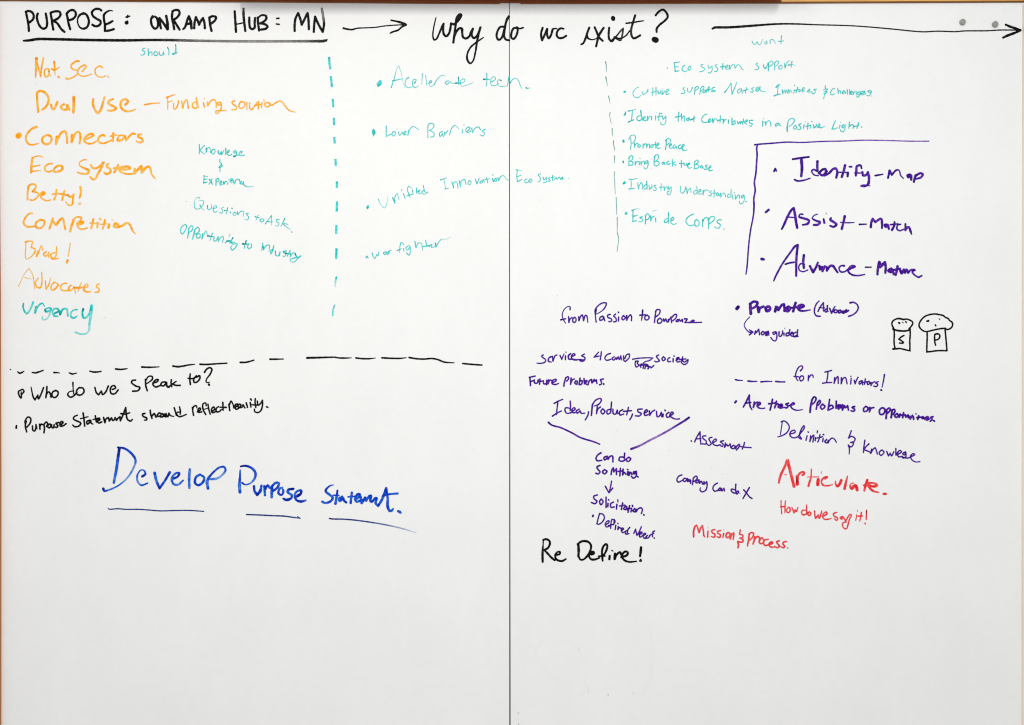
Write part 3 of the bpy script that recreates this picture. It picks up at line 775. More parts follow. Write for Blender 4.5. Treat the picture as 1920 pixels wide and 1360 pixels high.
ink('lettering', 'lowest of the four teal bulleted lines beside the upright dashes', 'teal', 1.8, T, """
7.5,81.5 8.5,80,1.3 9.5,81.5; 13,77 14,80.5 15.5,82,1.1! 17,78.5! 18,79.5 19,76,.8; 25.5,76 23,77,1.2 24,78.5 26.5,76.5! 26.5,78.5; 27.5,75.5 27.5,78! 28.5,75 30,74.5,.7; 40,68.5,.8 38.5,68 37.5,71 37,76.5,.9; 35,75,1.1 38.5,73.5
40.5,73 41,75.5; 40.4,69.3 40.6,69.8; 45.5,70.5 42.5,72.5 44,74.5 46.5,71.5! 46.5,76 45.5,79 43,77; 50.5,67,1.1 51.5,72.5! 53.5,68.5 56,68.5 57.5,75,.6; 60,66,1.1 61,71.5,1.1; 58,71.5,1.2 63.5,70.5,1.1; 63,71.5 65.5,69.5 65,72.3 68,71.5
68.5,68.5,1.4 69,72,1.1! 71,68.5 74,65,.9,.7 78,65,.8,.5 82,63,.6,.5""")
T = (0, 640, 10/6)
ink('dashed_line', 'black dashed line across the board under the teal upright dashes', 'black', 3.0, T, """
11.7,31.7,.7,.7 12.2,32.1,.6,.7; 20,34.5,.8 22,36 24.5,35.3 27,33.8,.6; 36.3,35.2,.8 40,35.6 44,34.5 48.7,32.8,.7; 60.7,35.3 64,35.4,.8 67,35.8,.6; 78,35.7,.8 81.5,36.9 86.2,35.9,.6; 101,33.7,.8 105,34.7 110,34.6 113.8,33.9,.7; 130,31.3 136,31.8 143,30.9,.7; 159.5,29.1 168,29.4 179,28.9,.6
194.5,28,1 200,28.7,1.1 206,28 212,26.8,.9 219,26,.6; 225,26 232,26.2 244,25.4,.9 255.3,24.8,.8; 270.3,23.9 277,23.7 285.6,21.4,.8; 303.7,20.3,1 310,20.3 319,20.1,.6; 345.5,18.8,1.2 358,18.5,1.1 371,18.1,.9 378,18,.8""")
T = (560, 500, 10/4.8)
ink('dashed_line', 'black dashed line across the board under the teal upright dashes', 'black', 2.8, T, """
27.5,81.8,.9 30.5,81.7,.7; 32,81.7,.7 37,82.3 42,82.4 47.5,82.2,.5; 51.5,82.3 57,82.9 63,83 69,82.4,.5; 75,82.2,1.1 83,82.6 91,82.7 97,82.1,.5; 99.5,81.9,1.1 106,83 113,83.3 120,82.8 125,83.7 131,86 140,86.7,.6; 147.7,87.3 155,88 164.8,88.7,1""")
ink('dashed_line', 'teal column of short upright dashes', 'teal', 3.0, T, """
34,9.5,1,1 33.2,13,1.1,.7 32.9,18,.7,.5; 32.2,35,.8,1.1 31,39,1,.8 30.6,44.3,.8,.7""")
T = (0, 640, 10/6)
ink('lettering', 'black question line just under the black dashed line', 'black', 2.9, T, """
24,54.8,.8 21,56.5 21.5,61 23.7,63.8 24.5,60,.8 27,56.5 25.5,54.3 23.3,55,.9; 23.5,60,.7 24,57,.7; 35,51.7,.7 36,57,.8 37.5,63 39.3,66! 42.5,60.5,.8! 43.2,65 46,60 49,52.3
52.8,51 52.5,57 51.6,63.5; 52.5,60,.7 54.5,57,.9 56,58 57.5,63; 63,55.5 59.5,57 58.5,61.5 61.5,63.5 65,60.5 65.2,57 62.5,55.3; 82,46.5 82.3,53,.7 83,59.5,.8; 82,56,.7 78,57,.7 76.2,60 79,63 83,61.5 86.5,57.5; 89,52.3 86.3,55.5 87,60 91,60.5 94.5,57 93.5,53 89.5,52.3
106.7,52,.9 108.5,58 111,60.3! 114,56,.9! 115.5,60 119,57 121.8,50.5; 126.5,54.3 130,52.7 128.5,50 125.5,51 124,55.5 125.5,59 129,59.2 133,54.8
152.5,43.8 149,44.3 148,46.5 153,50.5 157.3,52 155.5,55.5 149.2,56.3; 163.7,43 164,50 165.7,55.7; 164.5,43.5 167,39.8,.8 171,39.7 171.5,42.5 167,46.5,.8 164.5,48,.7
173,46.8 177,45.5 178,43.3 175,43.7 172,48.3 175,51.5 180,50; 186.5,46 182.5,46.2 181,49.5 184,50.3 187.5,46.5! 187.8,50 190,51.8 191.5,50""")
T = (300, 640, 10/6)
ink('lettering', 'black question line just under the black dashed line', 'black', 2.9, T, """
7,47 7.7,50.5 9,52,.8 10,51; 12.8,43.5 12.5,47 13.2,51; 18.2,45.2,.8 14,48.2! 18,49.7 22.8,49.7; 34,37 33.5,42 34.2,48.7; 31.5,41.8,.8 37,42 40,40.2,.8; 41,39 38,43 38.5,46.2 41.5,46 45,41.5 44.5,39,1.1 41,40.5
50.2,34.8,1.2 52,32 56,29.8 58.3,31.5 56.5,37 52.5,42.5,.8 52,46,.8 54.5,46.5,.7 56,46,.5; 55,48.7,1.3 55.3,49.2,1.3""")
T = (0, 640, 10/6)
ink('lettering', 'black bulleted line below the black question line', 'black', 2.9, T, """
18.5,95 18.3,97.5,1.3; 29.5,90 28.5,95 30,102; 28.5,93.5 28.3,90 31.5,85.3,.9 34.5,87 34,92 30.5,96.5; 36.5,95.5 37,100 39,101 40.5,97 40.5,94! 41.5,98.5,.8; 44.5,93.5 45,99; 45,95.5 46.5,93.3 48,94; 49.5,93.5 50,98 49.5,103; 49.5,93.5 52,91 53.5,92.5 52.5,96
55,93.5 53.5,96 55.5,97.5 57.5,94.5 56,93.2; 58,94 58.5,97 60,97.5 61,94; 66,91.5 63,92.5 65,95,1.1 64,97 61.5,96.5; 67.5,95 71,91.5 69.5,90.3 67.5,92.5 68,95.5 71.5,95 74.3,92.8
87,83.3,.9 83.5,85,.9 82.7,87.5 87,90 90.8,92,1 89,95.3 84,96.2 81.7,94.2,.8; 93.5,80.8 94.5,88 95.3,95.5; 90.5,87.2,.8 99,85,.8; 101,89 97.7,90.5 98.3,93.3 101.5,90.5 102,89! 102.5,92 104.5,93.3,.8; 107.2,84 108.5,91; 104.8,88.3,.8 110.5,86.5,.8
109,89.8 112.5,88.3 111.5,86.5 109.5,89 111,92 114.5,90.8; 116.5,85.8 118,91.7! 119.5,87.2 122,86! 123,89.8! 125.5,86.3! 127,89.2 129,87.8 129.5,86! 131,88.5; 131,89 133,86.5 135,85! 135.5,89.5! 138,84 141.5,74.7! 142,81.5 143.5,88 147,89.8 149,88,.8; 136,81.5 141,82 146,80.5,.8
163,81.3 160.5,82 161,84.5 165,86.5 165,88.5 162.5,88.8,.8; 169,77.7 169.5,82 171,86.8; 171.2,84 173.5,81.5 175.5,85.5; 178.5,81 176.8,84 179.5,84.5 181.5,82 179.5,80.7; 183,81.5 184.5,84.5 186.8,81.5! 187.5,84 189,85""")
T = (300, 640, 10/6)
ink('lettering', 'black bulleted line below the black question line', 'black', 2.7, T, """
1,85.5 4,84.5 5,82! 6,85 9,84 10,81! 11.5,83.5 15.5,84.7,.7; 16,74.8 17.5,80 18.5,83.5; 22,74 23,79 22.7,82; 19.5,80 22.5,79.5,.7; 18.5,81.5 21,84.7 25,84.3 29.7,82.3,.8
36.5,74.5 37,79 37.8,83.5; 36.7,76 38.5,73 41,72.8,.9 41.5,75,.8; 42,79.5 45.5,77 45,75 43,76.5 43.5,80 47,79.5; 52,72.5 51.5,69.5,.8 48.5,70.5 48,74 49,78 51.5,82.5; 48.5,77,.7 53.5,75.5,.7; 54,71 55,77 56.5,82
58,79.3 61.5,76.5 60.5,74 58,76.5 59,80.3 63.5,79; 66,73.5,.8 63.5,75.5 63.5,79.3 66.5,79.3 69,77; 70.7,68.8 71,77.5; 67.5,74.3,.9 74.5,74.5,1.1
77.5,71 78.5,78; 77.7,73 80,67.5 82.5,72,.8 83,75; 84.5,74.5 88,71.5 86.5,70.5 84,73 85.5,76.5 89,75 91,71.5 88.5,71 88,74 92,74.5 93.5,71.5! 95.5,75; 97,69.3 98.5,74.5; 101.5,69 102.3,74; 102,65,1.1 102.8,66.3,1
107.3,64.8 107,69 107.8,74.5; 103.5,71.5,.9 111,72; 109.5,67.5 110.5,72,.9 113.5,69.5 115.3,66.5! 115.3,72 113.5,78 110,80.3,.9 106.5,79 106.3,76.5,.9; 120,73.8,1.1 121.5,74.5,.9""")
T = (180, 820, 10/6)
ink('lettering', 'large blue phrase with blue underlines', 'blue', 4.0, T, """
26.3,12.5,1.2,1.3 24.5,25,1.3,1.1 23,36,1.3,.8 20,51.3,1.1,.9; 24.5,11.5,.8,1.3 32,12.7,1,1.2 40,18.5,1.1,1.1 44.5,26,1,.85 42,35,.85,.65 35,46,.8,.6 25,54.5,.7,.8 14,59.5,.8,.9 9,60.5,.9,1.1 8.3,58,1.2,1.2
52,44.2,1.1,1.1 55.5,41.5,1,1.2 54,37.5,.7 50.5,37,.6 46.5,43,.8,.8 47,50,.9,.7 51,54,.9,.9 58,51.8,.7
66,40.3,1.3,.9 68,49,1.2,.9 71.5,57.5,1.1,1.1! 77.5,49,1,1.2 83,39.5,1.2; 87,46.7,1 92,44.2,1,1.2 93.5,40.5,1.1,1.2 90,40.5,.9 85.5,46,1.1,.8 87,52.5,1,.8 92,53.5,1,.8 98,48.7,.8
105.5,36.3,1.1,.8 104.8,46,1.2,.7 105,57,1.1,.9; 117,42,1 112.5,45,1.1,.9 111.5,51.5,1.1 115,54,1,1.2 120,51,1.1,1.2 121.7,45.5,1,.8 117,42,.9
127,45.5,1.2 125,50,1.4,.8 126,57.7,1.2; 126,46.5,1.1 132,39.5,.9,1 139,34,.9,1.1 144,33.5,.9 145.7,37,1,.8 142,42.5,.9,.6 136,46.5,1,.6 129,47.3,1,.7""")
T = (440, 850, 1.875)
ink('lettering', 'large blue phrase with blue underlines', 'blue', 4.3, T, """
5.5,17,.6 5.3,24,.9 4.8,32,1.3,.8 5.3,39,1.2; 6,13.3,.7,1.3 10,12.6,.9,1.3 16,14.3,1,1.2 20.5,19,1.1,.9 20.5,24,1,.8 16.5,29.5,.7,.8 10.5,31.5,.6 7.5,29.7,.8,1.2
19.3,33 20,38 22.5,41.5,1.2,1.3! 25.5,38,1.2,1.2 26.8,32.5,1; 29.7,33,1 30.3,42; 30.5,36 33,32.2 35,34.7,.9; 37.2,34,1.2 37,44,1.1; 37,33.5 41,29.7 44.2,30 43,34 38.5,37.8,.9
48,34,.6,.6 45,35.5,.9 43.8,40 47,41.8,.8 48.7,38 47.5,35,.7; 58.7,35.7,1,1.3 54,36.5,1.1,1.2 53,39 57,42 56.5,45 51.5,46.7,1.2,1.2 48.8,45.5,.9,1.2; 62.5,43,1.2,1.3 66,40.5,1.1,1.3 66.5,37.5 62.5,38,.9 60,42,.9 62,47,1,1 66.5,48.3,1.1,1.2 71,47.2,.8
99,31.8,.4 96,32.3,.6 92,35.5,.9 91,38 95.5,42 98,44.5 96,48 90.5,49.8,.9,.8 87.5,48.5,1,1; 102.8,37.3,.8 102,43,1 100.8,50.5,1.1; 98.5,42,.6 104,42.3,.7; 107.5,43.5 104.5,45.5 105,47.8 108.5,45! 109.5,47.5 111.5,49.2
117.2,39.5 116.5,45 116,49.8; 113.5,43.7,.7 121.5,43,.7; 120.5,46.3 124.5,43.5 125,41 122.5,41.5 120.5,46 122,48.5 125.5,47.5; 126,43.5 127,49.8,1.1! 130.5,44.5,1.1! 131.5,47.5! 134.5,43! 136.3,42.5 135.5,47.5! 137,48.5 140.5,45! 142,45 141,50 143.5,52.7! 147.5,46,1.1 151.5,35.5,1.1
151.5,35 153,45 153,53,1.2,.9 155,57.7 157.5,57 158.5,55.5,.7; 147.5,43,.6 155,41,.8 163,40.3,.9; 163.5,58 165,58.7,1.2 166,59.5,.9""")
T = (180, 820, 10/6)
ink('underline', 'thin blue line beneath the first blue word', 'darkblue', 2.3, T, """
13.3,79.5,.5,.7 14.5,80.9 18,81 24,80.5 34,81.2 48,81.2 60,82 72,82.9 90,82.5 105,82.4 121.3,83.5,.9""")
T = (440, 850, 1.875)
ink('underline', 'thin blue line beneath the second blue word', 'darkblue', 2.6, T, """12,61.4 22,61.7 36,62.4 50,63 58,64.1 65.7,65.2,.6; 62.7,63.3,.6 65,64.8,.8""")
ink('underline', 'blue line fading out beneath the third blue word', 'darkblue', 2.6, T, """
94.7,65.2 97,65.7 108,66 118,66.7,1,.95 132,68.5,1,.9 146,70.7,1,.75 160,73.5,1,.55 171,76.3,.9,.38 181,79.5,.7,.25""")

# ---------------------------------------------------------------- right half of the writing
T = (1120, 100, 10/6)
ink('dashed_line', 'thin crooked teal line of long dashes', 'tealgrey', 1.5, T, """
9.4,9.5,1.1,1.3 10,14 10.1,21,.7; 9.6,26.7,1.2,1.4 10.3,31 11.6,37,.6,.8; 12.6,48.2,1.1,1.3 13.5,52 14.3,57,.6,.7; 14.7,66.7 13.7,69 14.3,73,.8 15.7,79.5,.6; 16.7,84.5 16.8,89 17.6,93.3,.8
18.5,98.5 18,101 18.8,105 19.7,110,.8; 19.6,115.5 19.2,119 19.5,123.5,.8; 19.3,133.5 19,139 19.6,145,.9 19.8,151,.9 20.2,158.5,.8; 21.2,162 21.5,170 21.9,180.5,.8; 22.3,184.5 22.4,194 22.3,201,.8; 22.4,202 23.7,207 23.8,212 23,217.5 22.1,223,.7; 21.7,180.3,.9 21.8,181.3,.8""")
ink('lettering', 'topmost teal line of the teal list', 'teal', 1.7, T, """
78.9,16,.9,.7 78.2,17.8,.8,.6; 86.5,11 87,15.5,1.1 87.7,20.5,1.2; 86.3,10.8,1.1 93,9.7,.8; 87,15.5,1.2 91,15.3; 87.5,20.5,1.4,1.3 92,19.8; 98.5,13.5 96,15.5 95.5,19 99,20.8 101,19.5; 104,14.5 102,17.5 103,19.3 105.3,17 104.5,14.5
118.7,12.7 116.5,13.7,1.1 117.5,15.5 121,17.5 119,20 115,21,.8; 124.5,13.5 125.5,17 129,14.5! 129,19.5 126.5,22.5 124.5,21.5,.7; 134.5,12.5 132.5,14 135.5,17.5 134,20.5 131.7,20.7,.7; 141.3,11.5 140.7,18,1; 138.8,15.5,1.3,1.3 143.5,14.7; 144,17 147,14.5 146,13.3 144,15.5 145.5,18 148,17.5
148.5,13.5 149,18! 151.5,13.5 153.5,12.5 155,17! 158,13 160.5,14 162.5,17.5 164.7,19,.6
180.3,11 178.3,12.5 181.3,15.3 180.7,18 177,18.7,.7; 186.8,13 187.3,16 189,17,1.4,1.3 191,14 191.8,11,.8""")
T = (1400, 100, 10/6)
ink('lettering', 'topmost teal line of the teal list', 'teal', 1.7, T, """
24.5,11 24.3,20,1.2; 24.5,11 28,9 29.8,10.5 28,13.5 25,15.3; 31.5,11 31.2,19; 31.5,11 34,8.8 35.8,9.5 34.5,13 32,15; 38.5,13.5 36,15.5 37,18 39.5,17 39.5,14 38.5,13.5; 42.5,11.5 43.2,16.3,1.2! 45.5,10.5 48,8.5,.8; 51,9 50,15.5; 46.8,13.5,1.2,1.3 52,12.5; 54,14,.9,.6 54.3,14.3,.9,.6""")
T = (1120, 100, 10/6)
ink('lettering', 'teal bulleted line second from the top of the teal list', 'teal', 1.7, T, """
31.7,42.5,1 29.8,44,1.5,1.2 31.5,43.5,1.6; 46.3,38.2,.8,.8 43,40,.9,.7 40,45 42,49.5 46,50 49.5,47,.6; 50.3,43.5,.9 51.5,46.5,1 55,44.5 57,40.5! 57,43.5,.8; 62.5,39 62.3,48,.9; 66,38.5 66,47; 61,44.5 67,42.5; 68.2,42.5 68.8,45.5 71,44 71.5,42! 71.7,46; 73,41.5,.7 73.2,46.5! 76,42.5,.9
77.5,44 80.5,41.5 79.5,40.3 77,43.5 78,46.5 80.8,45.5; 98,38.5 96.3,40.3 98.5,42.5 97.5,45 94.5,45.3; 101.5,39.5 102,43.5 104.5,43.5 107,38.5; 109.8,40 109.3,46.3; 109.7,39.3 112.8,37.2 113.8,39 110,42.5; 116,40 115.3,46.3; 116,39.5 119,37 120,39 116.3,43
120,42 118.5,44 120.5,44.7 121.5,42 120,41.5; 122.5,41 122.5,44.5! 125,38; 126,38 125,43; 123.5,41.5 127.5,40.5; 132,38.5 129.5,39.3 129,41.5 132.8,42.3 130.5,43.5 128,42.8
143.3,44,1.3,1.3 146.5,40 150.3,33.7! 150.8,39 151.5,46,1.2! 154.5,39 156.8,33; 160.5,40 157.5,42.5 158.5,45 161.5,42 162,40! 163,45,1.2; 167.7,38.5 166.5,45,.9; 164,42.5,1.2 169.5,40.8; 176,38.7 173.5,40 175.5,42.5 174.5,44 172.3,43.3; 178,42 181.5,39 180,38.2 178.5,41,1.3 179.5,43 182,41,1.3 183,37.8! 183.5,42 187,43.3 190,43.5,.5""")
T = (1400, 100, 10/6)
ink('lettering', 'teal bulleted line second from the top of the teal list', 'teal', 1.7, T, """
35.7,36 35,41 34.7,47; 33,38.5,1.2,1.3 36,35.3 37.5,35.5,1.1; 31,48,1.4,1.3 35,46.5 38,46; 40,41 40.5,46! 42.5,41.5 43.5,45! 45,41.5 46,45; 47,41 47.5,45! 49,41.5 50.3,44; 53.5,41 53,45; 53.8,36 54.2,36.8; 57.5,38.5 55.5,44.5; 54.5,42,1.1 58.5,41
59.5,41 58.5,43.5 60.5,42.5,1.2; 63.5,38.5 62.5,43.5; 61,41.5 64,41; 64.3,41.5 64.5,43.5; 65,39,.9 65.3,39.5; 68.3,43,1.3,1.4 71,41 70.5,40.3 69,43.5,1.2 73.5,43.5,1.1; 78.5,40.5 75.5,40.8 77.5,43 75,45.8 73.5,45
88.5,36.5,.9 88.5,40,1.1 91,40.5 88,43! 90.5,43.5 88.3,45.5 86.5,45,.7; 88,44.5,.9 86.6,51.2,.9; 87,41,1.2 86.8,41.5; 98.7,39.5,.9 96,41 94.2,45.5 96,47 99,45.5; 102.5,40 103,45.5,1.1; 103,43.5 105,42 106,45.3,1.1; 109.5,42 107.5,44 108.5,45.8 110.5,43! 111.5,45.3; 113,41 113.5,46; 115.5,41 116,46.5
116,45.5 118.5,43.5 117.5,42.5 116.3,45 118.5,46.5; 119.5,43.5 120,46.5! 122,43 124,43.5; 126.5,43.5,1.2 123.5,45.5,1.2 126,46.5 128.5,43.3! 127,47.5,1.2 124.5,49.5,1.2 123.5,48; 127,46 132,44.5,1.2 133,43 129,43.5 128.5,46.3 132,46.5 134,45; 139.5,42.3 136,42.5,.9 139,44.5 140.5,43! 139.5,45.5 137.5,48 135,47.3,.8; 140.5,48,.9,.6 140.8,48.2,.9,.6""")
T = (1120, 100, 10/6)
ink('lettering', 'teal bulleted line third from the top of the teal list', 'teal', 1.9, T, """
32,66,1 31,69,1.5,1.3 30,70,1; 39.5,64.5 39,70,1.1 38.5,76; 34.8,65.2,1.1,1.3 43.5,63.2,.6; 34.7,77.5,1.1,1.3 41,75; 48.8,64.5,1.1,1.2 49.5,70,1.2 51,75.5,1.1; 49,70.5 45.5,71 44.5,74.5 47.5,76,1.2 50.5,73; 51,74.5 54,72.5 53,71 51.3,74 53.5,76 55.5,75
56.5,71 56.5,75.5,1.2! 58.5,71.5 61,71.5 61,75; 65.5,70.5,1.1 65.5,75.3; 66,67,.7,.6 66.5,66.7,.7,.6; 72.5,68,1.1,1.2 70,67.5 69.5,71 69,75.5; 67.5,71.8,1.2 73,70.5; 73.5,71.5 74,74.5,1.1 77,71! 77,77 75,80.5 71.5,80,.8 71.5,77.5,.8
91.8,66.5,1.1,1.3 91,72 91,76.5; 87.5,72,1,1.2 93.5,71; 94.5,68.5,1.2 95,75.5; 95.5,73 97.5,70.5 98,74.5 98,76.5; 103,72.5 100.3,74.5 102,76 103.5,73! 104.5,75.3; 108.8,71 108.5,77; 105.5,75,1.3,1.3 110,72.7
123.3,68.5,.9 120.5,69.5 117.3,74,1.1 118.5,77.5 124,77.5 126.5,76; 127,73.5 125,75.5 125.5,78 128,76 127,73.5; 129.5,73.5 130,78,1.2! 132,74 134,74 135.5,77.5,.8; 138.5,70.5 138,78.5; 135.5,75.7,1.1 141,74.5; 142,74.5,1.1 141.5,79! 143,75.5 145,74.5; 147.5,75 147.5,79; 149,71.5,.7,.6 149.3,71.8,.7,.6
151.5,73 151.5,80; 152,78 154.5,76,1.2 155,79,1.2 151.5,80.5,1.2; 157.5,76.5 158.5,79.5 160.5,77! 161,79.5; 164.5,74 163.5,80; 161.5,77.5,1.3,1.3 166,76.5; 165.5,78.5 169,75.8 168,75 166.3,78 168,80; 175,75.5 171,76 171.5,78.5 174.5,79.5 172.5,82.3 170.5,81,.8
186.3,76.5,1.1 185.8,82; 186.3,73.8,.6,.6 187.8,73.9,.6,.6""")
T = (1400, 100, 10/6)
ink('lettering', 'teal bulleted line third from the top of the teal list', 'teal', 1.9, T, """
20.7,77 21.3,81,1.1! 23,77 25.5,76 27,79 27.3,82.5,.8; 35,79 32,80.5 32.5,82 35,81 36,78.5! 38,81.8
46.5,78 45.5,84,1.5,1.2 45.7,88.3,1.1; 46,79.5 47.5,75 51.5,73.3,.8 53.8,75 52,79 48,82.5,.8; 55,81 52.5,83.5 53.5,85.5 56,84 55,81; 61,79.5 58.5,80.5 61,84 59.5,86 57,85.5; 64.5,80.5 64,84.5; 65.8,77.3,.7 66.2,77.6,.7; 69,78.5 68.5,85.5; 66.5,82.5,.9 71,81.5; 72,81 71.5,84.5; 73.2,77,.9 73.6,77.3,.9
75,80.5 76,84,1.2 79,80! 79.5,83.5 82.5,80.5,1.2 81.5,79.5! 81,83,1.2 84,83.8 88,82,.5
99.8,75.8,.8 98,80 96,85.5,1.2! 99.5,85 102,83.8,.9; 105,81 104,84.5; 105.5,78,.7,.6 105.9,78.2,.7,.6; 109,80.5 107,82.5 108,84 110,82 110.7,80.5! 110.5,85 108.5,88.3 106,87.8,.8 105.5,86,.7; 115.5,77.5,1.1 115,84.5; 115.5,82.5 118,80.5 120,81 119.5,84.5; 126,78 124,84.5; 121,82.5,1.2,1.2 126,81.5; 129,83,1.1,.8 129.5,83.3,1.1,.8""")
T = (1120, 240, 10/6)
ink('lettering', 'teal bulleted line fourth from the top of the teal list', 'teal', 1.9, T, """
29.3,14.3,2,1.1 29.5,15.8,2,1; 37.5,11.5,.9 38,17 37.3,24.3,.8; 35.3,13,.9,1.2 38,8.7,.8 42,8.5,.8 42.8,12 40.5,16.5 37.8,18; 41.5,17 41.8,22! 43,18.5 45.5,17.5; 46.5,18.5 45.5,20.5 47,22 48.5,20 46.8,18.5; 51.5,18 51.3,23! 53,18.5 55,18 55.5,22! 57,18.5 58.5,18.5 58.8,22.5
61.5,19 59.8,21 61.5,22.3 62.8,20 61.5,18.8; 65.5,16 65.5,22.5; 63.5,19,1.1,1.2 68,18.3; 66,21 69.5,18.5 68.5,17 66.5,20.5,1.2 68,23 71.3,22.5,.7
77.5,14.5 77.3,20 76.5,24.5,1.1; 76.5,14.5 79,12.3 82,12.8 82,16 77.8,19.5; 80.5,20.5 83.5,19 83,17.8 81,20 82,23 84.5,22.5; 87,19 85,21.5 86.5,23 88.5,20.5! 89.5,23.3; 93.5,19 91,21 92,23.5 95,22; 95,22.5 98,19.5 97,18.5 95,21.5,1.2 96,24.8,1.3 99,25.5 101,24.5,.7""")
ink('lettering', 'teal bulleted line fifth from the top of the teal list', 'teal', 1.9, T, """
29,37.5,1.4,1.2 29.3,39,1.5,1.1; 35.8,34 35.5,38 35.3,42.5; 35,34.5 38,31.3 40,32.5 39,36 36,37.7! 40,38.5 39.5,41.5 35.8,42; 42.5,38 42.5,42! 44,38.5 46,37.8; 47,38 47.3,41.5; 47.8,34.3,.8 48.2,34.5,.7; 49,38 49.3,42! 50.5,38.5 52.5,37.5 53,41
56.5,36.8 54,38.5 55,40.5 57,37.5! 57,42 55.5,45.5 53.5,46 52,43.5,.8; 64.5,32.5 63.8,37 64,42; 63.8,33 66.5,30.2 69,31.5 68,35.5 64.5,38! 68.5,38 69.5,40.5 66.5,43 64.2,42; 74.5,38.5 72.5,40 73.5,41.3 75.3,39! 76,41.3; 80.5,37.5 78,39.3 79.5,41.3 82,40
84.3,35.7 84.5,43; 87.5,38.5 84.7,40.3! 88.5,42,1.2; 94.5,36.5 94.5,44.5,1.1; 92.5,40.2,1.1 97,40; 97.5,39.5 98,42 100.5,41.5 100.5,40! 101,43; 101.5,42.5 104,40 103,39.5 101.5,42 103,45.5 106,44.5,.8
109.5,38 109,46; 109.5,38 112.5,36.3 113.5,38.5 110,41.5! 114,42 114,44.5 109.5,46.2; 117.5,42.5 115.5,44 117,45.3 118.5,43.3! 119,45.3; 123.8,41.8 121.5,43 123.5,45 122.5,46.7 120,46.3; 124.5,46.5 128,43.5 127.3,42.5 125.5,45 126,48,1.2 130,47.5,.8; 60.5,46,.6,.25 60.8,46.2,.6,.25""")
ink('lettering', 'teal bulleted line sixth from the top of the teal list', 'teal', 1.7, T, """
31,60.5,1.3 29.3,62.8,2,1.1 31,62,2; 37.8,59.5 38.3,64 37.5,69; 35.7,57.8,1.1,1.3 40,58 45,56.7,.6; 35.3,68.8,1.1,1.3 41.5,68; 45.5,62 46,69! 47.5,64.5 49.5,61.5 51,65.5 50.5,69; 55,63.5 52.5,65.5 53,69 56,67 55.3,60! 56,69; 58,64.5 58.7,69.5! 61,66 61.3,64! 61.5,68.5; 66,64.5 63.7,65.5 66.3,68.3 65.5,70.5 63,70
71.8,63 71.5,71,.8; 70,67,.9 74.5,66.5; 75,66 75.3,70.5! 76.5,67 78,66.5 79.5,69.5; 79.8,66 80.5,69 83,66.3! 83,71.5 81.5,75 79.5,75 78.5,72.5 81,71
93.5,66 93.7,72 96,73.5 98.5,70 99.5,66; 100.5,68 101,74! 102.5,70 104.5,68 105.5,72.5; 111,70.5 108.5,71.5 109,74.5 112,73 111.8,66! 112.5,74.5,.8; 114,72.5 116.5,70.5 115.5,69 114,71.5 115,74.8 117.5,74; 119,70 118.8,75.5! 120.5,71 123,69.8,.9 125,70.5
128.5,70.8 126.5,72 128.3,74.5 127,76.5 125.3,76; 131.5,70 131.3,78; 129.5,73.5,.9 133.5,73.3; 135.5,73 133.8,75 135.3,76.5 136.5,74! 137.3,76.5; 138.5,73.5 138.8,78! 141,74 143,73.5 144.3,77.5; 148.5,74.5 146.5,75.5 147,78.3 149.8,77 150.5,69.5! 150.5,78.5,.8; 152.3,75.5 152.5,80; 154,73 154.2,73.3
155,75.5 155.5,80.3! 158,76 159.5,75.5 160,79.5; 164.5,75.5 162,77 163,79 165.3,76! 165.5,80.5 163,85 160.5,85.3 160,82.5,.8; 166.7,83,1.2,.8 167.8,82.8,1.2,.7""")
ink('lettering', 'lowest teal bulleted line of the teal list', 'teal', 2.0, T, """
32.5,95.5,1.8 31.8,97,2 33,96.2,1.8; 40.3,92.5,.9 40,98 40,104.8,1.1; 38.8,93,.9,1.3 43,91.3,.7 47.3,91.3,.5; 40.3,99.5,1.2 45,98.5; 39.7,105.3,1.1 44,104.5; 50.5,100 47.8,101 51,103 50,105.5 46.8,105.5; 54.3,98.5 54,108,1.1; 54,98.8 56.5,96.5 58.5,99 57.5,102.5 54.5,103.5
60,99 60,104.8! 61.5,101 63.7,99.5; 65.5,101.5 65.8,106; 62,93.8,.5,.8 67.5,92.3,.4,.6; 80,95.5 80,103 80.3,107.5; 79.8,102 76.5,103 75.3,106 77.5,106.5 80,104; 82.5,105 86,102.5 85,100.5 82.8,103,1.1 83,107 86,108.7,1.1 88.8,107.5,.7
108.3,97,.9 105,98.3 100.5,102 99.8,106 103,109.7 108.5,109.3,.8; 111.5,103 109.5,106 110.5,110.5 113.5,110 114.5,106 111.5,103; 118.5,103 118.5,111.5; 118.7,105.5 121,101.5 124,101 124.5,104; 125.5,102.5 125,113.3,1.1; 125.3,102.5 128.5,99.8 132,100.8 131,104 126,108
139.5,103.5 136,103.7 134.5,106 138.3,109 137,112.5 133,112.5 132,111,.8; 142,113.8,1.1,.6 142.4,114,1.1,.6""")
T = (1380, 250, 1.979)
ink('bracket_line', 'purple corner line framing the three purple bulleted lines', 'purple', 3.0, T, """
17.7,11,1 24,10.3,.95 35,9.5,.9 48,8.5,.85 62,8.8,.8,.85 80,7.9,.8,.8 100,7.5,.75,.75 120,6.7,.75,.7 145,7,.7,.65 165,7.6,.7,.65 182.7,7.6,.7,.65; 20.3,11.3,.9 19.6,14 20,20 19.5,28 18.8,38 17.4,47 18.2,54 16.9,62 17,70 16.7,76""")
T = (1380, 380, 1.979)
ink('bracket_line', 'purple corner line framing the three purple bulleted lines', 'purple', 2.7, T, """17.1,-1,1.1 17.1,6 16,15 14,25 12.5,36 11.5,47 10.8,57 10.2,63 9.4,68,.8""")
T = (1380, 250, 1.979)
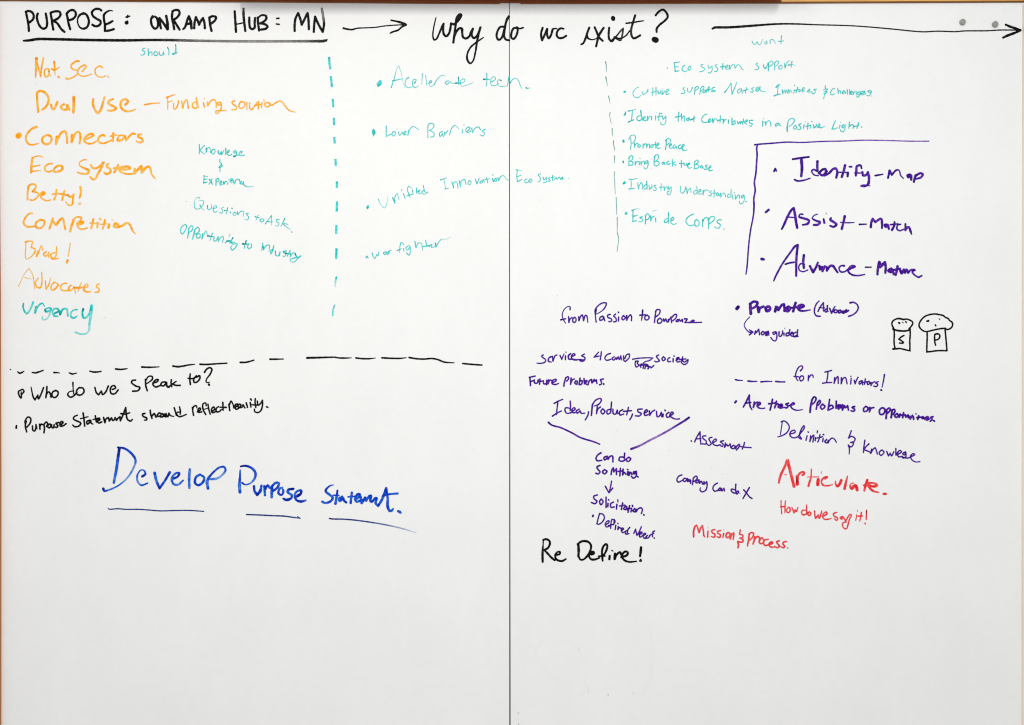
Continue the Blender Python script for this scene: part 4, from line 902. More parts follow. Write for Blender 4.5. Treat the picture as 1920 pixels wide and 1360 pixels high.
ink('lettering', 'large purple bulleted line, topmost inside the purple corner line', 'purple', 4.2, T, """
36,36.2,.8 37.3,33.3,.6 38.2,35.8,.7; 53.7,24.7,.8,1.3 60,23.7,.9,1.2 69,22.5,.8,1.2; 62,25.5,1.3 62.5,33,1.2 61.8,40.8,1; 55.5,44,.8,1.2 58,45.2,.8 64,44.7,.7 70.2,42.7,.6
77.2,26.7,1.1 77,31 77.3,35.5; 77,36,.9 73.5,34.5,.8 71.7,36,.7 74,39.5,.6 78,40.3,.6; 78.5,38 82,34.5,1,1.3 85,34.3 84.5,38 81.5,40 79,38,.8; 86,36 83.5,40.5,.7! 88,38,1 92,34 94.5,33.5 96,37 95,42
103.3,30.5,1.1 102,36 100.2,41.5; 97.7,37,.6 106,37.3,.6; 106,37.5 105.7,40.8; 107.5,31.8,.8 109.5,31.8,.8
119,33.5,.7 118,30.5,.9 114.5,31.5 114,36 113.5,40; 112.5,37.7,.6 118,37.8,.6; 119.7,37 120.5,40 123.5,39.5 125,37! 126,42,1.1 125,48.5,1.1 121.5,50.5,.7 118,50,.5 121,49,.5 127,50,.4
132,40.2,.8,1.3 139,39,.6,1.2; 144,42.5,.8 145.2,37 145.5,35.5! 147.5,39.5,.9! 152,35,.8 154.5,35.2,.6 156,40,.6 158.5,42.8,.5
165,39,.8 162.5,40 163,42,.8 166,40! 166,44; 170,40 168.5,46,1; 170,40.5 174.5,38,.9 177,39 175,42,.9 170.5,43.3,.8""")
T = (1380, 380, 1.979)
ink('lettering', 'large purple bulleted line in the middle, inside the purple corner line', 'purple', 4.2, T, """
28,9.3,.8 30.7,6.5,.7; 29,9,.7 31.3,7,.8; 43.3,25.3,.7,1.2 45.5,21 49,13 53,6.5 54.7,5.3! 56,12,1.1 57,19,1.1 58,24,1; 48,13.7,.6 56,14.3,.6
63.3,11.3,.7 61,11,.6 59.7,13.5,.8 64,15 69,17,1 68,20,1 64.5,21,.8 63,21.2,.7; 77.2,11,.5 74,12.3,.5 72.3,15,.6 76,17.3,.9 79.5,18.7,1 78,20.8,1 73.7,21.3,.9
83,15.7,.8 83.7,19.2; 85.2,9.8,.3,.6 85.5,11,.3,.6; 90,14.7,.8 89.3,16.3,1.1 92.5,18.5,1 95.2,20.7 92.5,23,1 89,22,.7
103,13,1.1 102,18 100.2,25,1; 99,18.8,.5 106,19.2,.6 112,19,.4; 117,20.8,.8,1.3 123.7,20.5,.5,1.2
127.7,23.3 128.3,18.5 129.5,15.5! 132,18.5! 137.5,15.3,.9 138.3,19.5 138.3,24.3,.8; 143,21 140.8,21.3,1 141.8,23 144,21.5! 144.8,25,.9; 150.2,18.5,.8 149.8,22 147.8,26; 146.3,21,.7 153.5,20.2,.6
156,20.7,.6 153.2,21.3,.7 152.5,25,.7 155,26.7,.7 159,25.3,.6; 160.5,20.3,.8 160.5,26.3,.9! 162.5,23.5 164,23.7 165.3,27 166.3,30,.6""")
ink('lettering', 'large purple bulleted line, lowest inside the purple corner line', 'purple', 4.2, T, """
24.3,53.5,1.2 26.2,53.9,1.1; 35.7,74.3,.6,1.2 38,69,.8 44,58,.8 51,48,.8 56,41.5,1 58.5,40.3,1! 57.3,52 57,69.5,.9; 46.7,58.5,.7,1.2 51,57.2,.8 56.5,56.5,.7
64.3,50,1.1 63.7,56 64.3,62; 65,58.5,.6 61.5,58,.7 59.5,60.5,.6 60,64,.6 63.5,65.5,.6 68,64,.6; 70,60.3,1 73,66,1.1! 76,61 77.5,57,.9
79,60 79.5,63.5! 81.5,61 82,65! 84,60.5! 86,61.5 86,64.5! 89.5,60 92,60! 94,63 96.3,66.3,.8
102.5,60,.9 100,59.8,.7 97.7,62,.7 99,65.5,.7 102,65.8,.7 105.5,64,.6; 105.5,64 110,62,.8 112.5,60.7 110.5,59.8,.8 107,62,.7 106.5,65.5,.8 110,68.5,.8 116,69.2,.7 121.7,68.2,.6
122.5,61.3,.6,1.3 128,61.3,.6,1.2; 134,68 134.5,62 135.8,56.5,1.2! 136.5,61,1.3! 141,56.7,1.2! 141.8,61 141.5,66.5,1; 147,62.5,1 144.5,64.5,1.2 147,66 148.3,63.5! 149.5,68,1
153,60.5,1.1 152.5,64 151.3,68.5; 149.5,64 155.5,62.5,.8; 155.5,64,1.1 157,67,1.1 159,63.5! 160,66.5,1! 161.5,63.5 163,66.5! 165.5,64,.8 168.5,63.7,.9
169.5,64,.8 167,65.5,.8 169,68.5,.7 173,70.7,.8 176,69.3,.7""")
T = (1360, 550, 10/6)
ink('lettering', 'thick purple bulleted word with a bracketed word behind it', 'purple', 4.4, T, """
14.5,15.5,1.3,1.3 13,17.3,1.4,1.2; 28,12,1.2 28.3,18,1.2 28.7,23,1.2; 28,12,1 32,9.5,1 36,10.5,1.1 34.5,14.5,1 30,17.5,.8; 37,16,1.3 37.5,21,1.2! 39,17 43,15,1; 47.5,15 45.5,17,1.2 46.5,20,1.2 50,18.5,1.2 50,15.5 47.5,15
56,20.5,1.1 57,15.5,1.1! 59,16 59.5,19! 64,13 66,12.5! 66.5,17 66.5,20; 71,15 68.5,17.5,1.2 69.5,20,1.3 72.5,18,1.2 72,15.5; 79,11,1.1 77.5,16,1.1 76.3,20.5,1; 74,16.5,.8 82,15.5,.7; 81,16.5 86,16 88.5,14.5,.9 86,13 82,15 82.5,18.5 87,20,.8 95.7,18.8,.5""")
ink('lettering', 'thick purple bulleted word with a bracketed word behind it', 'purple', 2.7, T, """
105.5,8.7,.8 102.5,12 100.5,17 100.3,22 102.5,25.5 106.5,26,1.2; 104.3,20.5 106.5,16 110.3,10.7! 110.5,15 110.3,20; 105.5,16.5,.8 111.5,16.5,.8; 114.8,14,1.1 114.5,20.5; 114.8,17.5 112.3,18.5 112.5,21 115.5,20.5
117.3,17 119.5,22.5,1.1! 122,17 123.5,14.8,.8; 123,19,1.2 122,21 124.5,22 126.3,19.8 124,18.5; 129.5,19 127,20,1.2 128,22.3,1.2 131,20! 131.5,22.5 133,20! 133.5,22.5; 136,18.5 133,22.5,1.2; 132,20.5 138.5,19.5,1.2; 135,21.5,1.2 137.5,20.5,1.2
140.5,10.8,1.4 144,10.3 148,12.5 149.5,16.5 147.5,21 143,24.5 138.7,26,1.1""")
ink('lettering', 'two small purple words with a curved arrow pointing at them', 'purple', 2.6, T, """
27.5,26.7,.7 23.5,31,.7 21.2,36,.7 23,40,.8 27,44,.9 30.5,44; 27.3,41.5,1 31,43.8,1.1! 27,47,1
33,46.3 34,42.5! 34.8,44.5! 37.5,40.5! 38,43.5 38.5,46.8; 42,43 40.3,45 42,47 44,44.5 42,43; 45.5,43.5 45.3,47.5! 46,44 48.3,42.8; 46.5,47.5,1.2 49,44.5 48,43.5 46.8,46 49,47.2
56.5,43.5,1.1 53.5,44.3 54.5,46.5,.9 57.5,44! 58,49 56.5,53.5 54,53.3,.8 51.2,50; 60.5,43.3 60.5,48 62,48.7 64,46 64.5,42.5; 66,45 66,48,.8; 66.8,39.3,.5 67,40.2,.5
72.5,41 71.5,47.5; 71,44.5 68.5,45.5 68.5,48 71.5,47.5; 73.5,46 76,44.5 74.7,43.8 73.5,47 75,48.5; 79.5,43.8 76.5,46 77,49 80,47.5; 81.5,41.2 81,45 81,48.3; 76.5,48.5,1.2 79,49 81.8,48.5""")
T = (1640, 570, .9375)
ink('drawing', 'black doodle of two shakers marked with single capitals', 'black', 2.7, T, """
38,49 35,43 34.5,38 38,33 44,30 50,29.5,1.2 58,31.3,1.1 64,30.5 70,32.5 75.5,36 76,40 73,45 69.5,49 68,51,.8; 36.8,50.3,1.3 42,52.5,1.2 51,54,1.2 61,54.3,1.1 68.5,52.5 71,50
38.7,52,1 39.2,62 38.8,72 39.2,82 40.7,88.5; 70.8,51 71,62 70.2,75 70.5,85 70.2,93; 37,90.3,1.3 43,90,1.1 50,89.3 58,91 66,93 71.7,94.3,.7
48.2,37.8,1.1 49.7,38.6,1.2; 55,36.3,.5 57.5,38.3,.5; 62,35.5,.8 63.2,37.2,1; 58.5,63.3 53.5,66 48.3,70.7! 53,73.5 57.5,77.5 55,78.8 49.7,78.3
98,54.5,.9 92.5,50.5 89,45 89,40 92.5,33 98,27 105,23 113,21 121,20.3 129,21.5 137,23.5 141.5,27 147,29.5 150,33.5 154,36 156,41,1 154.5,46 150,50 145,51.3 141.5,50; 97,54.3,.9 104,55.5,.8 112,53.8 122,51.5 133,49.5 141.5,48.8
104.8,55.5 105,67 104.5,80 104.2,91 104.3,96.5; 140.7,51 142,64 143.3,78 144.5,93; 104.3,96 112,95.5 122,94 133,93.5 144.5,93.8
104.8,34.7,1.2 107.5,34,1.3; 128.7,29.5,.6 130.3,31.3,.7; 121.2,42,.9 122.2,43.8,1; 120,62 119.8,70 120.5,78 122,83,.8; 120,61.5 124,60,1.1 129,61 130.3,65.5 127.5,70.5 121.5,72.5""")
T = (1030, 550, 10/6)
ink('lettering', 'purple line of four words nearest the seam', 'purple', 2.6, T, """
23.3,18.5,1.1,1.3 23.3,15.5,.8 21,15,.7 17,18,.7 14.5,24,.8 15.5,29,.9 18.3,33.8,.7; 12.8,30,1.1,1.3 18.3,28.8; 21.7,26.5 22,33! 23.3,29 25.5,27.5; 28.5,27 26.5,29 26.8,32.5 29.2,32.5 30,29 28.5,27
33,26.5 33.3,31! 35.3,26 37,24.5 38.5,31! 40.5,25 42,25.5 43.3,32.7,.8; 52.7,18.5,1.2 51.8,25,.8 52.7,32.5; 51.5,23.5,.7 51.5,19 55,14 60,11 64,11.3 62,17 56,22,.7 51.5,24,.7
60,25.8 57,27.5 57,30.5 60,29.5 61,26.5! 62.3,31; 68.5,23.8 65.5,25 66,27.3 69.8,29 70,31.5 67,32; 74.5,23.5 72.5,25.5 75,28.5 75,31.8 72.5,32.2; 78,26.8 77.7,31.3; 77.5,21.3 78,21.8
83,25.5 81.5,28.5 83,30 85.5,27.5 83.5,25.3; 87,25 87,30.5! 89,26.5 91.3,24.3 92.5,27 92.3,31; 105,19,1.1,1.2 104.5,25 103.7,30.5,.8; 101.8,24.8,1.1 108,24.3; 110,24.5 107.5,26.5 107.8,29.5 110.5,30 112.3,27 110,24.5
120,19.5,.9 119,26 118.3,33; 119.5,20.5 121.5,18.3 124.5,19.3 123.5,23.5 119.5,26.8; 124.5,28 122,30 122,33.5 125,33.5 126.8,30.5 124.5,28; 128.5,29 129,31.8 131,29! 132.5,32.5; 134,29.5 134,32.3; 134.5,30.5 137,26.8! 137.5,33
138,27 141,24 143,24 142.3,28 139,31; 144.5,29.5 142.5,31.5 144.5,32 146.3,29.5! 147.5,31.5 149.5,29.5! 150,32.3; 151.8,29 155,29 152.5,33! 157.5,33 165,33,.9 171.3,32.7,.9; 159,33.2 163,30.8 161.5,30.5 158,33,1.2""")
T = (980, 640, 10/6)
ink('lettering', 'purple line with a small arrow over a tiny squeezed word', 'purple', 2.5, T, """
23,15.5,1.1 21.3,17 23.5,19 26,21 25,23.5 20,25 16,24.7,.8; 32,17.5,1.2 29.5,19,1.1 29,22.5,1.2 32,23.5; 33.5,17 34,22.5! 36.5,16.5 38.5,15.5; 42,16 44,20.5! 46.5,14.3,.8; 48.3,16.5 48,20.8; 48.5,12.2,.8 48.8,12.7,.8
54,14,1.1 51.5,16.5,1.2 52,20,1.2 55.5,20.3; 55,17.5 59,15.3 57.5,14 55,16.5 55.5,19.8,1.3 60,21,1.3 64,20.5; 69.5,14.5 66.5,16.5 70,18.5 69,22 65.5,22.5 63.5,20.5; 65,21,1.5 68.5,21.5,1.4
85.5,12.3,.9 80.3,18! 86,16.7; 88.5,12 88,16.5 87.2,21; 98.5,13.8,1.1 94.5,15.5 92.5,19.5 94.5,21.5 99,20.5; 103,17.5 100.5,19.5 102.5,21.3 105,18.5! 105.5,20.5 107.5,17.5! 108.5,20.5 110.5,16.5! 111,21
113.5,16.5 113.8,21.5 115.5,23; 115,19.5 117,15.3 120,14.5 119.5,19 116.5,22,1.1; 123.7,20.3 130,19.3 140,18.7,.9 146.5,18.8,.8! 143,21.5 137.5,23,.8
127,22.5 126.5,26 127.5,29; 127.5,22.5 130,22.5 129,25 131,27 128.5,29; 133,27.5 134.5,25.5 132.5,26.5 133,29.5; 136.5,24 135.5,30.5; 138.5,25.5 137.5,31; 134,27 140.5,26.5,1.2; 139.5,28,1.2 142,28.5,1.3 141,31,1.2! 143,28.5 144.5,30! 147.5,27.5
153,15.5 150.5,17 152,19.5 153.8,22 150.5,23.3 148.5,22.5; 158.5,17.5 156.7,19.5 158,22 160.5,20 158.5,17.5; 165.5,18.5 163.3,20 163.5,23 166.5,22.8; 169.3,19.5 169.2,23.3; 170.2,16.5 170.5,17; 172.5,22 176,18.8,1.1 174,18.5 172.8,21.5 174.5,23.5 177,22.5
180,17.7 178.5,24; 176.5,20.5 183.5,20; 179.5,21.5 182,23.5 186,20.8 185,24.5 181.5,26.3 179.3,25""")
ink('lettering', 'two small purple words under the line with the small arrow', 'purple', 2.8, T, """
8,40.5 8.5,45 8.8,50; 7.5,40.7 14,39.3; 8.3,45.5 12,44.5; 13,43.5 13.5,47 16.5,47 17.5,43.5; 19.5,42.5 19,48.5; 17,45.5 21.5,45; 23,44.5 24,48 26.5,47.5 27,44! 26.8,49; 29,43.5 28.5,48! 30.5,44 32,44
33.5,46.8 37.5,44.5 37.5,43 34,44 33,47.5 36.5,48.8 40.5,47.5,.8; 48.5,41.5 47,46 46.3,50.5,1.1; 48,41.5 51,40 51.8,42 49.5,45; 54.5,41.5 53.8,48.5! 56,43.5 58,42.5; 60,44.5 58.5,47 61,48.5 61.5,45; 64.5,41.5 63.5,49
64,45 67,44.5 66,48.5 63.8,49; 69,42 69.5,48; 71,47 72.5,44.5 71,44.5 71.5,48.5 73.5,49! 75,44.5 77.5,43! 78,47 80.5,43! 81,45 82.8,43.5! 83.5,47.5; 90.8,42.5 87.5,43.5 88.5,45.5 88.5,48.3 86.5,49; 91,48,1.1 91.3,48.4,1.1""")
T = (1010, 730, 10/6)
ink('lettering', 'purple line of three words separated by commas', 'purple', 2.7, T, """
17.5,16,1.1,1.3 22,13.5 27,11.5,.9; 21.5,15 20.8,21,.9 20,28.5,.9; 15.5,30.3,1.1,1.2 20.5,27 25.5,24.5,.9; 35.5,13.5 35.8,19 35.5,24; 35,21.5,.8 30.5,21 29.5,23.5 31.5,27,.9 36,26.5 39.5,24; 37.5,25 41,22.5 40,20.8 37.5,23 38.5,26.5 42,26
45.5,22.5 42.5,24.5 43.5,27 46.5,24.5! 48,27 52,27,.8; 56,25.5 55.5,29 52.5,34.5; 60.5,17,1.1 60,22,1.1 59.3,29.5,1.1; 60.5,17.5 64,12.5 69.5,10.5 70.5,12.5 67.5,17 62.5,19,.8; 66,19.5 65,27.5! 66.5,22.5 69.5,20; 72,22 70,25 72,28 74.5,25 72,22
82,14.5 81.5,21 81,26.5; 81,22.5 77,24 77.5,28 81,26.5; 83.5,22.5 84,27.5 86.5,28 88.5,23.5! 89,27.5; 94.5,23 91,25.5 91.5,29 95.5,28; 101,20.5 100,25 99,28.8; 95.5,25 104.3,24.2; 105.5,28 104.5,31 102.5,34.3
116.5,22.3 111.5,23 112,25.5 115.5,27.5 113.5,30 108.8,30; 118.5,27.5 122.5,24.5 121.5,23 119,25.5 119.5,29.5 123.5,28.5; 124.5,24.5 125,29.5! 127.5,25.5 130.5,23.5; 132.5,25 133.5,31 136,30 138,26! 138.5,31; 140,28 139.8,31
142,23.5 142.5,24.3; 146.5,26 143.5,28.5 144.5,31.5 147.5,31; 147,31 151.5,27 150,25.8,1.1 147.5,29.5 150,32 154.5,33.7,.9 158.5,33.3,.9""")
ink('bracket_line', 'purple slanting line running down from the three comma-separated words', 'purple', 3.0, T, """11,37.3,1.1,1.2 14,40 18,41.5 24,43 32,46.5 39,50 46,54 53,56.5 60,58.5 65.5,60.5,.9 68.7,62,.8""")
ink('bracket_line', 'broad streaky purple line slanting the other way', 'purple', 3.4, T, """169,32,1.2,1.2 164,35.5,1.1 155,41,1,.85 145,47,1,.7 135,52.5,1,.55 125,57.5,1,.55 115,63,1,.7 109,65.5,1.1,.85 104,67.3,1.1,.95""")
T = (1090, 840, 10/6)
ink('lettering', 'stacked purple words above the small downward arrow', 'purple', 2.9, T, """
22,5.7,1.2 18.5,8 16.5,12 18,14.5 23,14; 28.5,9.5 25.5,11 26,13.5 29,11.5 29.5,9.5! 30,13! 32.5,9.5 35,9.3 35.5,15.8; 48.7,6 48.3,12; 48,10.5 43.5,10.5 42.5,14 46.5,15 50,13; 53.5,10.5 50.5,13 52.5,15.5 55.5,12.5 53.5,10.5
21,19.8 17.5,21.5 19,24.5 21,27 19,29.3 16.3,28.5; 26,24.5 23.8,27 26,29.3 28.8,26.5 26,24.5; 33.5,30 34.5,24.5 36,22.5! 36.5,27! 39.5,23.5! 39.5,30; 44,23 43.3,31.5; 41.5,26.5 46.5,26; 47,24 46.5,30.5! 48,27.5 50,29.5; 52,27 52,30.5; 52,24.3 52.3,24.6
53.5,27 53.5,31! 55.5,27.5 57,30; 61,26.5 58.5,27.5 59.5,29.5 62,26.5! 61.5,32 58.5,34 56.3,32; 63.3,32.3 63.8,32.7""")
ink('arrow', 'small purple arrow pointing straight down', 'purple', 2.6, T, """34,37.5 33,43 31.3,50.5; 27,43.3,1.1 29,47 31,50.5! 35.3,45.3,1.1""")
ink('lettering', 'slanting purple word under the small downward arrow', 'purple', 2.8, T, """
18,53 14,54.5 14.5,57.5 17.5,60 15.5,62.8 11.3,61.5; 22.5,57.5 20.5,60.5 22,64 24.5,60.5 22.5,57.5; 27.8,55.5 27.8,67; 30,62.5 29.8,66.3; 30.5,58.3 31,58.8; 36,61 33,63 33.5,67 37,66.5; 40,63.5 39.5,68.8; 41,58.5,.9 41.2,61,.7
46.5,62 45,69.5; 43,65.5 49,64.5; 50,65.5 47.5,68.5 50,69.5 51,66! 52,70; 54.3,65 52.5,72.5; 51,68.5 56.5,68; 56.5,69 55.8,72; 57.3,64.7 57.8,66; 60,68.3 58,71 60,72 61.5,69; 61.5,72 64,68.5 67,67.5 68.7,69.5 67.5,74,.9; 70.2,75.3,1.1 70.6,75.6,1.1""")
ink('lettering', 'slanting purple bulleted words at the foot of the purple stack', 'purple', 2.5, T, """
13.3,75.8,1.2,1.2 12.8,77.2,1.3,1.2; 20.5,74 18.8,80 17.5,85.5; 20.5,73.8 24.5,75 26,78.5 23.5,83.5 19.5,86 17.3,85.3; 27.5,86.5 31,84 31,82 28.5,83 26.8,86.5 28.5,89 31.5,88; 37,84.5 36.5,81 34.5,80.5 33.5,84 33,90.5; 30.5,87.5 36,86
36,86.5 38,82.5 37,80.5,.8; 38.8,87 38,92; 41,84.8 41.3,85.3; 41.5,88.5 41,92! 43,89.5 45,91.5; 45,93.5 47.5,91 46,90 45,92.5 46.5,95.5 48.5,94.5; 54.5,89.5 52.5,92 51.5,96.5; 52,93 49.5,94 50,97 53.5,96.5
59,96.3 61,91.5! 62.5,98.5! 65,94.5 67.5,88.8; 65,98 68.5,95.5 67.5,94.5 65.3,97 66,100.5 69,98.5; 69,99 72.5,97 71.5,96 69.5,98 70.5,101.5,1.1 74.5,101.5; 74.5,98.5 72.5,100.5 75,101.5 77.5,98; 82.5,93.5 80.5,94.5 80,100; 77,98.5 81.5,96; 81.8,101.3 82.2,101.6""")
ink('lettering', 'small slanting purple phrase ending in a cross letter', 'purple', 2.6, T, """
113,30.5,1.1 109.5,32 107.5,36 109,38.5 114,36.5; 116.5,34 114.3,36 116,38 118.5,35.5 116.5,34; 119.5,34.5 119.5,38! 121,35.5 121.5,38! 122.8,36 123,40; 126,34 125,41.5; 126.5,33.5 129,31.7 130.5,33.5 128.5,36.5 126,38
131,36 128.5,38.5 130.5,39.5 132.5,36! 133,40! 135,37.5 136.5,41; 138,38 138,41 141,38! 141.5,42 140,47.5 136,49.5 133.5,47.5 134,45,.8; 153,39.7,1.1 149.5,42 148,46 150,48.7 153.5,48; 156,45 153.8,47.5 156,48 157.5,45.5! 158,48.5 160.5,45.5! 161,48.5
173.8,41,1.1 173.5,46 174,51; 173.5,47.5 169,46.5 168.5,48 171,50.5 174.5,51; 176.5,48.5 173.8,50 175,52 177,49.8; 178.2,51.2,.6,.5 178.5,51.4,.6,.5; 182.7,47.3,1.1 186,51 189,55 192,57; 189,44.7,1.1 186,50 181.8,57""")
T = (1360, 680, 10/6)
ink('dashed_line', 'four short purple dashes standing for a blank', 'purple', 2.7, T, """11.3,19.2 14.5,20 19.5,20.2,.6; 25.7,20.9,1.3 30,21.3,1 35.5,21.2,.8; 40,21.8,1.1 46,21.3 52.3,21.4,.8; 56.7,21.3,1.2 62,21.8 67,21.8,.9""")
ink('lettering', 'purple words after the four short dashes', 'purple', 2.5, T, """
84.5,9.3,1.2,1.2 87,6 86,3.8 83,5 80,10 79,15 80.5,19 81.8,20.5,.8; 77.3,15.7 82.5,16; 85.5,15 83.5,17.5 85,20.8 88,18.5 87.5,15.5 85.5,15; 93.5,14.5 93.2,20.5; 93.5,18 96.5,14 98.5,14.5 98.8,17,.8
112,10.8 116,9.8 119.5,9; 115.5,10.5 115,16 113.8,22.5; 109.3,23.3 114,22.7 119.5,22.5; 123,17 122.3,23.5! 124.5,18 126.5,15.7 127,23.5; 130.5,17 130.3,24! 132.5,18 135,17 137,24; 141.5,18 141,24.2; 141.2,15.3,.8 141.3,16,.8
145,20,1.1 146,24! 147.5,20 149.3,16.5; 153,20.5 150.5,22 151,24.5 153.5,22 154,20.5! 154.5,25; 157.5,18.5 156.5,24.5; 154.5,22.5 159.5,21.5; 161.5,21 159.5,23 160.5,25 162.5,23 161.5,21; 164,22.5 163.8,26! 165.5,23 168,21.5; 172,21.5 169,23 171.5,24.5 170,27 167,26.5
179,13.5,1.1 178,20 176.3,27.8,.8; 175,30.8,1.2 175.8,31.2,1.2""")
ink('lettering', 'long purple bulleted line under the four short dashes', 'purple', 3.1, T, """
12.2,43.5,1.2 11,45,1.3; 20.3,50 23.5,44 27,36.8,1.1! 27,43 28,49.5 30,53.3,.7; 22.5,45.8,.9 28.5,45; 32.5,44.5 31.5,50.5! 33.5,46 36,44.5; 35.5,49 39.5,46.5 38.5,44.8 36,47 37,50.5 41,51.8,.8 44.3,51.3,.8
53,41.5,1.1 52,47 50.3,53.5; 48.7,46.5 55.5,45.5; 57.5,43.5 55.5,51! 57.5,47 59.5,46.5 59.5,50.5; 60.8,49.8 64.3,48.3 63.2,46.8 60.8,48.5 61.3,51.2 65,50.6; 71,45.8 68,47 70.5,48.8 69,51 66.5,50.5; 72,48.5 77.5,46.5,1.1 76.5,45.3 73.5,48 75,51.5,.9 80,53.7,.8 87,53,.6
97.5,42,1.1 96,49,1.2 95.3,56,1.1; 97,42.5 100,38.7,1.1 102,40 100.5,44.5 97,47.5,.9; 103.5,45.5 102.3,52.5; 103.5,45.5 106,42.5 107,44.5 104.5,48; 109.5,46.8 107,50 109,52.5 112,49.5 109.5,46.8; 117.3,41.5 116.5,47 115.5,53.5; 116,50 119.5,48 121.5,50.5 116,53.5
124.8,43.5 124.5,51.5; 126,50.5 129,48.5 127.5,47.5 125.7,50 127.5,52.5! 129.8,47.5 130,51; 132,47.5 131.7,53.5! 134,48.5! 135,51 137.5,48.5! 138.5,53.5; 145.5,49.5 142.5,50.5 145.5,52.8 144.5,54.8 141.5,54.3
158,49.3 155.5,52 156,55 159,54.5 160.5,51 158,49.3; 162.5,50.5 162,55.5! 164,51.5 167,50.7""")
T = (1480, 730, 10/6)
ink('lettering', 'long purple bulleted line under the four short dashes', 'purple', 3.3, T, """
104,21 101.5,23.5 102,28 105,28.3 107.5,24.5 106.5,21.5 104,21; 109.5,24 108.8,33,1.1; 109.5,23 112.5,21.3 113.5,23.5 110.5,27; 115.5,24.5 114.5,32,1.1; 115.5,23.5 118,22.8 118.8,25 116.5,28.5; 121,27.5 118.5,30 120.5,31.8 122.5,29.5 121,27.5; 124.5,28 123.5,31.5! 125,29 127,29
128.5,26.5 127.5,32; 125.5,29.5 130,28.8; 130.5,29 131,31.5 133.5,29! 134,32! 135.5,30.5! 136,33.5! 138.5,29.5; 139.5,31 139.8,33.8; 142.3,27.5,.7 142.6,27.9,.7; 145.5,30 144.5,34; 143.5,32 148,31.5; 149.8,31 149.5,33; 151,31.5 151.8,33.5
153.5,33.5 156.5,32 155.5,31 153.5,32.5,1.2 154.5,34.8 157,33.5; 161.5,31 159,31.8 160.5,34 158.5,36; 162.5,35.5,1.1 163,35.8,1.1""")
T = (1280, 780, 10/6)
ink('lettering', 'purple bulleted word under the streaky slanting line', 'purple', 2.5, T, """
9.5,28 9.9,28.6; 13.5,29.3,1.1 15.5,24.5 19.5,18,1.1! 19.8,25 20.5,32; 15.5,26 20.5,25.5; 26,22.5 22.5,23 23,25.5 26.5,28.5 26,31.5 22,31.5; 33,24 29.5,25.5 30.5,28 32,31.5 29.5,33.3 26.5,31; 34,30.5 38,27.5 37,26 34,28.5 34.5,32 39,33.5 42,32.3
46,28 42.5,29 45.5,32 44.5,34.5 42,33; 48,30.5 47,35.5! 49.5,32! 51,34 53.5,31.5! 54,35.5; 56.5,33.5 54.5,36 57,37 59,34.5 57,33; 60,34 59.5,37! 62,33 64,32 63,35.5 60.5,38.5; 69.5,30 68.5,34 67,37.3; 65,34.5 70,35.3 77,35.8,.9""")
ink('lettering', 'purple words joined by an ampersand', 'purple', 2.5, T, """
112,7.5,.8 111,14,.8 110,21,.8; 110.8,6.8,1 114,5.7 118,8.5 120,13 117.5,18.5 112.5,22 107,23.7,.8; 121,20.5 126.5,18.5 126,16.3 122,17.5 120.5,21.5 123.5,24.5 128.5,24 133,19 136.8,13.5 136.5,11 133.5,15 131.5,22 133.5,26,1.2 130.5,24.5
140,22.5 138.7,27.5; 141,18 141.5,18.5; 144,22.5 143,29! 145,24.5 147.5,21.5 146.5,29.5; 149.5,24.5 149,28; 151.7,17 151.3,19; 154.5,21 153.5,26 152,29.5; 151,25 157.5,23.5; 158,25.5 157.5,29; 158,20.8 158.8,21.3
162,26.5 160,29,1.2 162,30.5 164,27.5; 163.5,30.5 165.5,27 168,25 170.5,26 173,30,.8""")
T = (1480, 730, 10/6)
ink('lettering', 'purple words joined by an ampersand', 'purple', 2.5, T, """
69.7,46.7 68,51.5 66.5,55! 70,53 74,56 71.5,60 68.5,60,.8! 72,59.5 71.5,63 69,65 66.3,62.7! 67.5,67 67.3,73,.8; 85,57.3 84,64 83.3,71.3; 89.5,61.5,1.1 86,65 84,68.3! 88,69.5 91,71; 92.5,67.5 91.5,72.3! 94,68 96.5,66 98,69.5 99,73
103.5,68.5 101,71.5 103,74.5 106.5,71 104.5,68.5; 109.5,70 111.5,75! 113.5,72! 115,75 117.5,70.5; 119.8,66.7 119.8,74; 121,74 126,70.5,1.1 124.5,68.8 121.5,72 123,76 127,75.5; 130.5,70.5 127.5,72.5 129.5,74 131,71! 131,76 128,77.5,1.1
127,76.5,1.1 133,77.5 138,75.5 141,73.5 139.5,72.5 136.5,75 137.5,79,.9 142,81.8,.9 147,81.5,.8""")
T = (1440, 850, 1.354)
